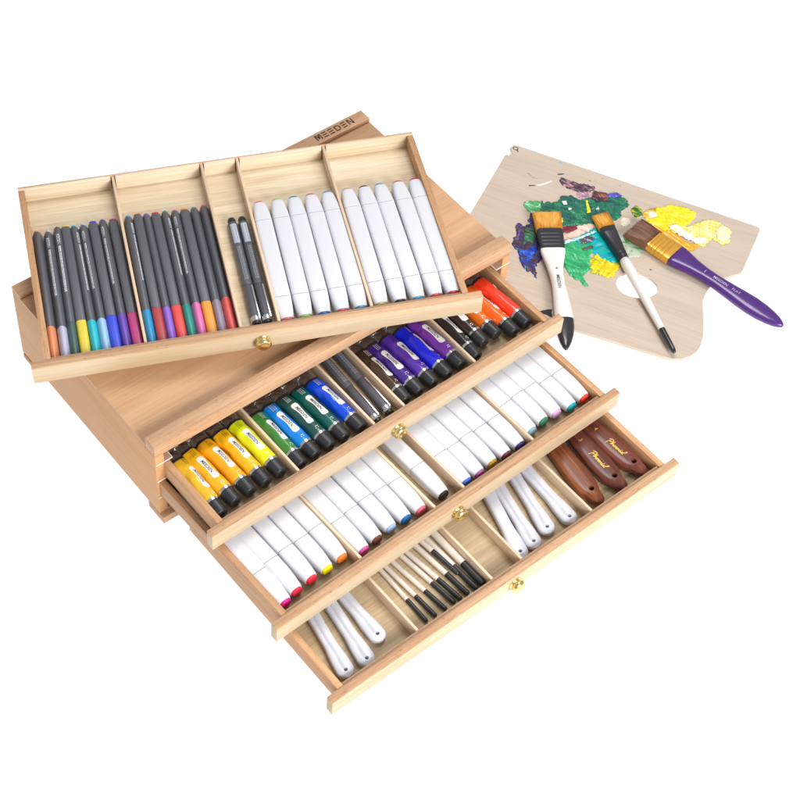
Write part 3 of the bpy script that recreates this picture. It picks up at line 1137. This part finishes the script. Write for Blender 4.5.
def edge_d(p, poly):
    best = (1e9, p)
    for i in range(len(poly)):
        a, b_ = poly[i], poly[(i + 1) % len(poly)]
        dx, dy = b_[0] - a[0], b_[1] - a[1]
        l2 = dx * dx + dy * dy or 1e-9
        t = max(0, min(1, ((p[0] - a[0]) * dx + (p[1] - a[1]) * dy) / l2))
        q = (a[0] + t * dx, a[1] + t * dy)
        d = math.hypot(p[0] - q[0], p[1] - q[1])
        if d < best[0]:
            best = (d, q)
    return best


def ragged(poly, amp, seed):
    out = []
    n = len(poly)
    for i in range(n):
        a, b_ = poly[i], poly[(i + 1) % n]
        ln = math.hypot(b_[0] - a[0], b_[1] - a[1])
        k = max(1, int(ln / 1.5))
        for j in range(k):
            f = j / k
            x, y = a[0] + f * (b_[0] - a[0]), a[1] + f * (b_[1] - a[1])
            o1 = noise.noise((x * 0.45, y * 0.45, seed)) * amp + noise.noise((x * 1.1, y * 1.1, seed + 9)) * amp * 0.4
            nx, ny = (b_[1] - a[1]) / (ln + 1e-9), -(b_[0] - a[0]) / (ln + 1e-9)
            out.append((x + nx * o1, y + ny * o1))
    return out


def smear(poly, m, height, seed, base=0.0, amp=1.3, ang=0.5, step=1.0, label=None):
    P_ = ragged(poly, amp, seed)
    x0, x1 = min(p[0] for p in P_) - 1, max(p[0] for p in P_) + 1
    y0, y1 = min(p[1] for p in P_) - 1, max(p[1] for p in P_) + 1
    nx, ny = int((x1 - x0) / step) + 1, int((y1 - y0) / step) + 1
    bm = bmesh.new()
    vs = {}
    ca, sa = math.cos(ang), math.sin(ang)

    def vert(i, j):
        if (i, j) in vs:
            return vs[(i, j)]
        p = (x0 + i * step, y0 + j * step)
        d, q = edge_d(p, P_)
        ins = inside(p, P_)
        if not ins or d < 0.45 * step:
            p, h_ = q, 0.0
        else:
            r1, r2 = p[0] * ca + p[1] * sa, -p[0] * sa + p[1] * ca
            rid = noise.noise((r1 * 0.05, r2 * 0.48, seed)) * 0.5 + noise.noise((r1 * 0.12, r2 * 0.14, seed + 4)) * 0.4
            h_ = min(1, d / 1.3) ** 0.6 * max(0.12, 0.5 + rid) * height * 1.25
        vs[(i, j)] = v = bm.verts.new((p[0] * MM, -p[1] * MM, (PT + 0.05 + base + h_) * MM))
        return v

    for i in range(nx):
        for j in range(ny):
            c = (x0 + (i + .5) * step, y0 + (j + .5) * step)
            if inside(c, P_):
                q = [vert(i, j), vert(i + 1, j), vert(i + 1, j + 1), vert(i, j + 1)]
                try:
                    bm.faces.new(q)
                except ValueError:
                    pass
    o = link('paint_smear', bm, m, palette, 60)
    if label:
        o['label'] = label
    return o


DG = paint('dark green oil', [(0.018, 0.15, 0.09), (0.03, 0.25, 0.12), (0.012, 0.08, 0.085)])
SM = [
    ([(50.4, 65.4), (55.4, 68.5), (57.8, 64.5), (63.8, 62.1), (68.1, 58.0), (67.2, 49.9), (75.0, 44.6), (81.2, 45.8), (87.1, 45.7), (96.1, 38.3), (111.1, 36.6), (114.8, 24.8), (123.9, 23.1), (132.2, 24.6),
      (135.5, 31.5), (132.1, 41.6), (133.7, 52.0), (128.7, 60.0), (115.6, 72.0), (105.7, 76.9), (95.1, 84.9), (83.7, 90.6), (74.5, 86), (65.8, 80), (55.2, 80.4)], DG, 1.6, 0.0, 'thick dark green paint'),
    ([(36.1, 79.5), (36.8, 73.5), (50.0, 67.0), (55.1, 75.6), (55.3, 83.9), (47.9, 87.6), (42.5, 86.1)], paint('mint green oil', [(0.10, 0.45, 0.17), (0.03, 0.30, 0.09), (0.65, 0.82, 0.68)]), 1.0, 0.3, 'bright green paint fading to white'),
    ([(57.6, 29.0), (58.0, 24.5), (66.0, 24.8), (73.5, 23.9), (81.0, 23.1), (94.0, 20.9), (96.1, 27.0), (90.7, 34.0), (79.9, 36.5), (66.1, 36.2), (60.2, 33.4)], paint('plum oil', [(0.10, 0.045, 0.075), (0.035, 0.02, 0.03), (0.45, 0.22, 0.25)]), 1.3, 0.0, 'dark plum streak'),
    ([(80, 36), (92, 33), (96, 40), (87, 45.5), (82, 43)], paint('mauve wash', [(0.45, 0.25, 0.36), (0.16, 0.08, 0.14), (0.66, 0.52, 0.50)]), 0.6, 0.1, None),
    ([(95.7, 28.6), (109.0, 24.8), (114.4, 34.9), (105.3, 42.3), (96.9, 40.7)], paint('maroon oil', [(0.14, 0.045, 0.05), (0.05, 0.025, 0.05), (0.30, 0.10, 0.05)]), 1.2, 1.1, None),
    ([(110.2, 25.7), (119.0, 19.9), (125.6, 22.3), (118.1, 28.8), (112.7, 30.1)], paint('blue violet oil', [(0.05, 0.05, 0.42), (0.03, 0.03, 0.20), (0.10, 0.10, 0.55)]), 1.0, 1.2, None),
    ([(39.0, 112.7), (41.3, 106.1), (47.9, 108.3), (50.3, 104.4), (45.8, 87.2), (54, 84.2), (66.1, 100), (76, 118.4), (79.9, 131.7), (79.4, 144.1), (77.9, 155.4), (84.7, 170.4), (77.6, 164.7), (71.2, 165.3), (59.4, 153.9),
      (54.3, 143.1), (47.8, 140.9), (43.5, 129.6), (44.1, 121.1)], paint('indigo oil', [(0.055, 0.03, 0.075), (0.03, 0.05, 0.32), (0.09, 0.06, 0.07)]), 1.5, 0.0, 'dark indigo paint left of the white flat brush'),
    ([(53.5, 140.8), (60, 139), (67.0, 128.7), (72.0, 134.4), (70, 146), (72.4, 160.7), (69.2, 164.3), (61.0, 155.8)], paint('cobalt oil', [(0.02, 0.07, 0.62), (0.02, 0.03, 0.24), (0.0, 0.25, 0.38)]), 1.2, 0.6, None),
    ([(40.5, 109), (46, 109.5), (48, 118), (49, 130), (45.5, 127), (45, 119)], paint('violet oil', [(0.08, 0.06, 0.34), (0.05, 0.03, 0.12), (0.32, 0.10, 0.05)]), 1.0, 0.7, None),
    ([(49.6, 110.2), (57.7, 103.5), (63.6, 114.2), (64.6, 127.3), (58.9, 127.4), (55.8, 134.3)], paint('swirled green oil', [(0.035, 0.16, 0.075), (0.06, 0.05, 0.06), (0.06, 0.38, 0.12)]), 1.0, 0.8, None),
    ([(87.5, 103.7), (94, 93), (98.0, 80.5), (110.6, 71.5), (117.1, 76.4), (100.9, 103.2), (92.0, 111.3)], paint('pale pink oil', [(0.78, 0.58, 0.48), (0.70, 0.28, 0.24), (0.82, 0.70, 0.62)]), 0.7, 0.0, None),
    ([(81.7, 93.3), (95.1, 83.9), (99.0, 87.6), (93.1, 95.5), (85.6, 99.7)], paint('crimson oil', [(0.20, 0.015, 0.03), (0.08, 0.02, 0.03), (0.36, 0.05, 0.06)]), 0.9, 0.9, None),
    ([(89.2, 110.4), (100.9, 101.2), (113.5, 77.2), (121.2, 80.2), (135.0, 84.3), (152.5, 108.0), (150.4, 116.7), (138.0, 117.2), (128.4, 113.2), (112.3, 112.4), (99.3, 115.8)],
     paint('teal oil', [(0.0, 0.42, 0.47), (0.0, 0.28, 0.42), (0.02, 0.38, 0.20)]), 1.1, 0.15, 'teal paint under the slim white brush'),
    ([(91.8, 112.7), (97.0, 106.2), (104.5, 98.7), (117.2, 102.0), (123.6, 108.5), (123.5, 120.0), (128.6, 136.5), (125.1, 147.5), (134.7, 155.9), (132.4, 159.8), (123.9, 151.8), (120.0, 155.7), (113.1, 151.5), (102.9, 141.6),
      (97.1, 129.2)], paint('emerald oil', [(0.03, 0.42, 0.15), (0.02, 0.30, 0.12), (0.09, 0.52, 0.21)]), 1.4, 0.35, 'bright emerald paint with a dripping lower edge'),
    ([(123.2, 121.1), (128.2, 110.1), (134.5, 112.7), (143.6, 115.8), (151.7, 111.9), (155.5, 119.4), (152.5, 134.1), (147.3, 138.5), (140.0, 136.5), (131.7, 139.6)],
     paint('yellow oil', [(0.84, 0.66, 0.01), (0.35, 0.42, 0.03), (0.86, 0.52, 0.01)]), 1.2, 0.25, 'yellow paint above the thumb hole'),
    ([(138.5, 71.3), (150.6, 78.9), (169.1, 83.4), (168.9, 94.2), (159.9, 101.3), (152.9, 91.4), (143.3, 79.8)], paint('thin green wash', [(0.50, 0.60, 0.45), (0.10, 0.36, 0.14), (0.62, 0.62, 0.52)]), 0.35, 0.0, None),
    ([(145, 74), (152, 75), (156, 81), (150, 84), (146, 80)], paint('leaf dab', [(0.09, 0.34, 0.08), (0.05, 0.22, 0.06), (0.18, 0.45, 0.14)]), 1.2, 0.3, None),
    ([(139.7, 34.6), (143.0, 27.3), (150.8, 30.5), (152.8, 39.3), (147.0, 45.0), (141.7, 40.6)], paint('olive oil paint', [(0.05, 0.16, 0.03), (0.02, 0.07, 0.02), (0.42, 0.45, 0.03)]), 1.6, 0.0, None),
    ([(152.8, 33.7), (159.5, 24.8), (174.2, 10.4), (188.7, 7.5), (202.6, 9.0), (204.4, 17.9), (199.9, 31.2), (195.0, 46.1), (187.5, 52.5), (176.2, 52.6), (164.9, 47.2), (155.2, 40.9)],
     paint('bright yellow oil', [(0.84, 0.70, 0.01), (0.72, 0.62, 0.02), (0.88, 0.78, 0.16)]), 1.4, 0.0, 'broad bright yellow paint behind the purple brush'),
    ([(152, 38), (157, 27), (163, 22), (166, 30), (160, 44)], paint('ochre oil', [(0.78, 0.40, 0.02), (0.55, 0.26, 0.02), (0.84, 0.60, 0.10)]), 1.0, 0.7, None),
    ([(165, 46), (181.5, 49.0), (188.0, 45.7), (196.9, 49.6), (209.3, 55.4), (221.1, 50.9), (215.8, 64.3), (210.5, 66.6), (200.6, 65.8), (187.4, 60.0), (172, 55)], paint('orange oil', [(0.86, 0.36, 0.01), (0.80, 0.50, 0.02), (0.88, 0.30, 0.01)]), 1.1, 0.5, 'orange paint beside the golden ferrule'),
    ([(194.3, 43.7), (200.6, 33.6), (208.7, 22.7), (220.5, 11.3), (232.6, 13.6), (244.5, 18.8), (246.3, 34.4), (241.1, 42.4), (228.4, 37.7), (225.4, 52.8), (218.2, 53.7), (205.4, 49.1)],
     paint('cream oil', [(0.86, 0.74, 0.22), (0.84, 0.62, 0.06), (0.88, 0.84, 0.62)]), 1.3, 0.4, 'pale cream yellow paint near the board corner'),
    ([(232, 15), (243, 19), (245, 33), (240, 40), (233, 36), (229, 26)], paint('pale cream oil', [(0.86, 0.80, 0.48), (0.84, 0.70, 0.20), (0.88, 0.85, 0.68)]), 0.9, 1.3, None),
    ([(181, 42), (190, 36), (201, 42), (212, 44), (222, 40), (226, 45), (217, 54), (209, 52), (199, 50), (193, 48), (186, 46)], paint('white oil', [(0.86, 0.84, 0.78), (0.86, 0.80, 0.50), (0.88, 0.86, 0.82)]), 1.0, 1.5, None),
    ([(158, 31), (164, 29), (168, 34), (163, 39), (159, 37)], paint('white dab', [(0.86, 0.80, 0.74), (0.85, 0.66, 0.45), (0.88, 0.85, 0.80)]), 0.8, 1.4, None),
    ([(100.3, 209.3), (104.8, 206.8), (107.5, 203.6), (111.6, 201.6), (116.3, 211.6), (109.3, 210.8)], plain('black smear', (0.022, 0.022, 0.026), 0.75), 0.5, 0.0, None),
    ([(92.9, 45.6), (94.5, 44.8), (97.4, 50.4), (103.7, 59.9), (100.5, 62.9), (96.6, 53.6)], paint('yellow drip', [(0.84, 0.75, 0.02), (0.7, 0.7, 0.03), (0.85, 0.8, 0.1)]), 1.0, 1.5, None),
    ([(74, 84), (80, 80), (82, 86), (77, 90)], paint('yellow dab', [(0.84, 0.72, 0.02), (0.6, 0.6, 0.03), (0.85, 0.8, 0.1)]), 1.0, 1.4, None),
    ([(70.2, 58.3), (75.1, 55.9), (77.7, 60.2), (74.5, 62.4)], paint('white fleck', [(0.82, 0.84, 0.82), (0.7, 0.8, 0.75), (0.85, 0.85, 0.85)]), 0.6, 1.7, None),
    ([(107.0, 54.1), (107.2, 47.8), (110.5, 51.8)], MATS['white fleck'], 0.6, 1.7, None),
    ([(80.5, 64), (83, 63), (84, 66), (81.5, 67)], MATS['white fleck'], 0.6, 1.7, None),
    ([(134.5, 52.4), (136.9, 49.0), (142.9, 49.2), (146.2, 55.4), (142.6, 62.2), (136.3, 60.8)], paint('beige dab', [(0.78, 0.70, 0.52), (0.70, 0.60, 0.40), (0.84, 0.80, 0.66)]), 0.8, 0.1, None),
    ([(92, 110), (104, 98), (116, 82), (118, 84), (106, 101), (94, 114)], paint('pale blue streak', [(0.55, 0.75, 0.80), (0.1, 0.5, 0.55), (0.8, 0.85, 0.85)]), 0.6, 1.6, None),
    ([(106, 104), (111, 93), (119, 92), (118, 99), (112, 106)], paint('dark scratch', [(0.10, 0.08, 0.11), (0.30, 0.40, 0.45), (0.05, 0.05, 0.07)]), 0.5, 1.8, None),
    ([(112, 112), (121, 104), (122.5, 106), (114, 115)], MATS['dark scratch'], 0.3, 2.0, None),
]
for k, (poly, m, h_, base, lab) in enumerate(SM):
    smear(poly, m, h_, 3.1 * k + 1, base, amp=2.3 if len(poly) > 8 else 1.1, ang=random.uniform(0, PI), step=0.75 if len(poly) > 8 else 0.6, label=lab)
# stray specks and the small scribble near the corner
for (x, y, rr_, c) in [(50.3, 3.8, 1.6, (0.25, 0.42, 0.62)), (87, 15.3, 0.8, (0.1, 0.1, 0.1)), (37.9, 16.7, 1.0, (0.5, 0.42, 0.4)), (184.7, 107.3, 1.0, (0.03, 0.02, 0.03)), (118, 8, 0.9, (0.3, 0.3, 0.3)), (98, 6.0, 1.0, (0.35, 0.33, 0.33))]:
    smear([(x - rr_ * 1.6, y), (x, y - rr_), (x + rr_ * 1.4, y - rr_ * .3), (x + rr_ * .3, y + rr_)], plain('speck %d' % x, c, 0.4), 0.3, x, amp=0.3, step=0.5)
smear([(52.5, 22.0), (53.3, 20.2), (58.5, 17.6), (60.0, 18.2), (54.5, 22.4)], MATS['dark scratch'], 0.3, 5, amp=0.4, step=0.5)
smear([(24, 33), (30, 36.8), (36, 37), (36.5, 38.4), (30, 38.4), (23.5, 34.5)], paint('faint brown scribble', [(0.42, 0.33, 0.28), (0.25, 0.2, 0.18), (0.55, 0.47, 0.4)]), 0.2, 6, amp=0.6, step=0.5)
smear([(31, 50), (37, 47.5), (37.6, 48.6), (32, 52)], MATS['dark scratch'], 0.3, 8, amp=0.3, step=0.5)
smear([(38, 46), (45, 40), (50, 33.5), (51.5, 34.4), (46.5, 42), (39.5, 47.5)], paint('faint pale scribble', [(0.80, 0.76, 0.70), (0.7, 0.62, 0.55), (0.85, 0.82, 0.78)]), 0.25, 9, amp=0.6, step=0.5)
# little looped black mark at the corner
bm = bmesh.new()
pts = []
for k in range(20):
    a = 2 * PI * k / 16
    pts.append((-0.8 + 2.6 * math.cos(a), 5.2 + 2.2 * math.sin(a)))
pts += [(2.6, 7.4), (3.6, 9.2)]
for i in range(len(pts) - 1):
    a, b_ = Vector(pts[i]), Vector(pts[i + 1])
    d = (b_ - a).normalized()
    nrm = Vector((-d.y, d.x)) * 0.45
    q = [a - nrm, b_ - nrm, b_ + nrm, a + nrm]
    bm.faces.new([bm.verts.new((p.x * MM, -p.y * MM, (PT + 0.08 + 0.004 * i) * MM)) for p in q])
link('corner_mark', bm, BLACK, palette)


# ------------------------------------------------------------------ three brushes on the palette
def hair(root, m, y0, y1, w0, w1, t0, t1, zc, seed, slant=0.0):
    """bristle tuft: a dense tapering block with many separate hairs at its surface and ragged tip (tip at y0)"""
    rnd = random.Random(seed)
    bm = bmesh.new()
    loft(bm, [(y0 + 1.6, w0 * .93, t0 * .55, zc, 0, 4), (y0 + 5, w0 * .96, t0 * .8, zc, 0, 4), ((y0 + y1) / 2, (w0 + w1) / 2 * .97, (t0 + t1) / 2 * .95, zc, 0, 4), (y1 + .5, w1 * .95, t1 * .9, zc, 0, 4)], 32)
    for k in range(420):
        u = rnd.uniform(-1, 1)
        s = rnd.choice((-1, 1, 1, 1))
        if rnd.random() < .2:
            u, s = rnd.choice((-1, 1)), rnd.uniform(-1, 1)
        hw = rnd.uniform(.12, .24)
        ya = y0 + rnd.uniform(-.3, 3.2) + slant * u
        pa = Vector(((u + rnd.uniform(-.02, .02)) * w0, ya, zc + s * t0 * .6 * rnd.uniform(.4, 1.0)))
        pb = Vector((u * w1 * .97, y1 + .4, zc + s * t1 * .93))
        pm = pa.lerp(pb, .5) + Vector((rnd.uniform(-.15, .15), 0, s * rnd.uniform(0, .3)))
        prev = None
        for j, (p, q) in enumerate(((pa, .4), (pm, 1), (pb, 1))):
            ring = [bm.verts.new(((p.x + dx * hw * q) * MM, p.y * MM, (p.z + dz * hw * q) * MM)) for dx, dz in ((-1, -.6), (1, -.6), (0, 1))]
            if prev:
                for i in range(3):
                    bm.faces.new((prev[i], prev[(i + 1) % 3], ring[(i + 1) % 3], ring[i]))
            else:
                bm.faces.new(ring[::-1])
            prev = ring
    return link('bristles', bm, m, root, 60)


def on_palette(o, a, b_, z):
    rz = math.atan2(-(b_[0] - a[0]), -(b_[1] - a[1]))
    o.matrix_world = FP @ Matrix.Translation((a[0] * MM, -a[1] * MM, z * MM)) @ Matrix.Rotation(rz, 4, 'Z')


# white flat brush
wf = empty('flat_paintbrush')
tag(wf, 'wide flat brush with orange bristles, black ferrule and white handle tipped in black', 'paintbrush', 'brushes lying on the palette')
zc = 5.5
hair(wf, BRIST_O, 0, 27, 14.6, 13.4, 2.6, 3.6, zc, 1)
fsec = []
for k in range(27):
    y = 26.5 + k
    rg = 0.28 * (1 if (k % 5) in (1, 2) and 4 < k < 23 else 0)
    fsec.append((y, 13.4 - k * 0.04 + rg * .4, 4.0 + rg + k * .02, zc, 0, 5))
lofted('ferrule', BLKFERR, wf, fsec, 48, sharp=30)
hs = [(53, 12.6, 3.6, zc, 0, 4), (53.6, 12.7, 4.2, zc, 0, 4), (58, 12.4, 4.3, zc, 0, 3.6), (66, 10.6, 4.4, zc, .2, 3.2), (76, 8.4, 4.6, zc, .4, 2.8), (88, 7.0, 4.8, zc, .3, 2.5), (100, 6.6, 5.0, zc, 0, 2.4), (116, 7.6, 5.2, zc, -.2, 2.4),
      (134, 8.8, 5.2, zc, -.2, 2.4), (146, 9.3, 5.1, zc, 0, 2.4)]
lofted('handle', BONE, wf, hs, 40)
lofted('handle_tip', plain('black lacquer', (0.02, 0.02, 0.024), 0.22, coat=0.3), wf, [(146.05, 9.3, 5.1, zc, 0, 2.4), (156, 9.2, 4.9, zc, .6, 2.3), (166, 8.0, 4.4, zc, 1.4, 2.2), (174, 6.0, 3.8, zc, 2.2, 2.1), (180, 3.6, 3.0, zc, 2.8), (183, 1.6, 1.8, zc, 3), (184, .4, .5, zc, 3)], 40)
bm = bmesh.new()


def onw(x, y):
    return lambda a, b_: ((x + b_) * MM, (y - a) * MM, (zc + 4.86) * MM)


put2d(bm, text2d('MEEDEN', 4.6, 0, 0.02), lambda a, b_: ((-b_ + 0.3) * MM, (100 + a) * MM, (zc + 5.28 - 0.022 * (b_) ** 2) * MM))
put2d(bm, text2d('4', 4.4, 0, 0.05), lambda a, b_: ((-b_ + 0.3) * MM, (82 + a) * MM, (zc + 4.95 - 0.02 * b_ ** 2) * MM))
link('lettering', bm, BLACK, wf)
on_palette(wf, (62.7, 85.7), (148.2, 252.8), PT + 2.2)

# slim angled brush with white handle
wr = empty('bright_paintbrush')
tag(wr, 'narrow brush with orange bristles and tapering black ferrule lying across the thumb hole', 'paintbrush', 'brushes lying on the palette')
zc = 5.0
hair(wr, BRIST_O, 0, 21, 9.2, 8.4, 2.0, 3.2, zc, 2, slant=1.2)
fs_ = [(20.5, 8.4, 3.4, zc, 0, 4.5), (27, 8.0, 3.7, zc, 0, 4), (27.6, 8.1, 3.9, zc, 0, 4), (28.4, 7.9, 3.7, zc, 0, 3.8), (45, 6.4, 4.4, zc, 0, 3), (56, 5.5, 4.7, zc, 0, 2.4), (57, 5.7, 4.9, zc, 0, 2.4), (58, 5.4, 4.7, zc, 0, 2.2), (60, 5.4, 4.8, zc), (61, 5.6, 5.0, zc), (62, 5.3, 4.8, zc), (66, 5.1, 4.9, zc)]
lofted('ferrule', BLKFERR, wr, fs_, 44, sharp=30)
lofted('handle', BONE, wr, [(66.05, 4.4, 4.4, zc), (66.8, 5.0, 5.0, zc), (72, 5.5, 5.4, zc), (90, 5.6, 5.6, zc), (110, 4.9, 4.9, zc), (140, 3.9, 3.9, zc), (161, 3.3, 3.3, zc)], 32)
lofted('handle_tip', MATS['black lacquer'], wr, [(161.05, 3.35, 3.35, zc), (180, 3.0, 3.0, zc), (188, 2.7, 2.7, zc), (191, 2.0, 2.0, zc), (192.2, .7, .7, zc)], 32)
on_palette(wr, (113.0, 62.6), (241.0, 207.4), PT + 1.2)

# purple flat wash brush
pb = empty('wash_paintbrush')
tag(pb, 'flat wash brush with brown bristles, ridged golden ferrule and glossy purple handle', 'paintbrush', 'brushes lying on the palette')
zc = 6.0
hair(pb, BRIST_B, 0, 28, 15.6, 13.0, 3.6, 4.6, zc, 3)
fsec = []
for k in range(56):
    y = 27.5 + k * .5
    ph = (k * .5 - 3) / 4.4
    rg = 0.45 * max(0, math.cos(2 * PI * ph)) if 0 <= ph <= 4.6 else 0
    fsec.append((y, 12.9 + rg * .4 + k * .012, 4.9 + rg, zc, 0, 5))
lofted('ferrule', GOLDFERR, pb, fsec, 48, sharp=60)
hs = [(55, 13.2, 4.8, zc, 0, 4), (55.8, 13.6, 5.2, zc, 0, 4), (60, 13.4, 5.3, zc, 0, 3.8), (68, 11.8, 5.2, zc, 0, 3.4), (78, 9.6, 5.0, zc, 0, 3), (92, 7.9, 5.0, zc, 0, 2.8), (106, 7.6, 5.1, zc, 0, 2.7), (122, 8.8, 5.2, zc, 0, 2.6),
      (138, 10.4, 5.2, zc, 0, 2.6), (150, 11.0, 5.1, zc, 0, 2.6), (162, 10.4, 4.8, zc, 0, 2.6), (172, 8.8, 4.4, zc, 0, 2.5), (180, 6.4, 3.9, zc, 0, 2.4), (185, 4.0, 3.2, zc), (187.4, 2.0, 2.0, zc), (188.2, .5, .6, zc)]
lofted('handle', PURPLE, pb, hs, 44)
bm = bmesh.new()
put2d(bm, text2d('1', 5.4, 0, 0.03), lambda a, b_: ((-b_) * MM, (92 + a) * MM, (zc + 5.1 - .010 * b_ * b_) * MM))
put2d(bm, text2d('MEEDEN', 4.6, 0, 0.02), lambda a, b_: ((-b_) * MM, (111 + a) * MM, (zc + 5.32 - .012 * b_ * b_) * MM))
put2d(bm, text2d('FLAT', 4.4, 0, -0.01), lambda a, b_: ((-b_) * MM, (130 + a) * MM, (zc + 5.4 - .012 * b_ * b_) * MM))
link('lettering', bm, plain('silver print', (0.50, 0.46, 0.55), 0.4), pb)
on_palette(pb, (149.5, 66.7), (326.9, 127.5), PT + 1.6)
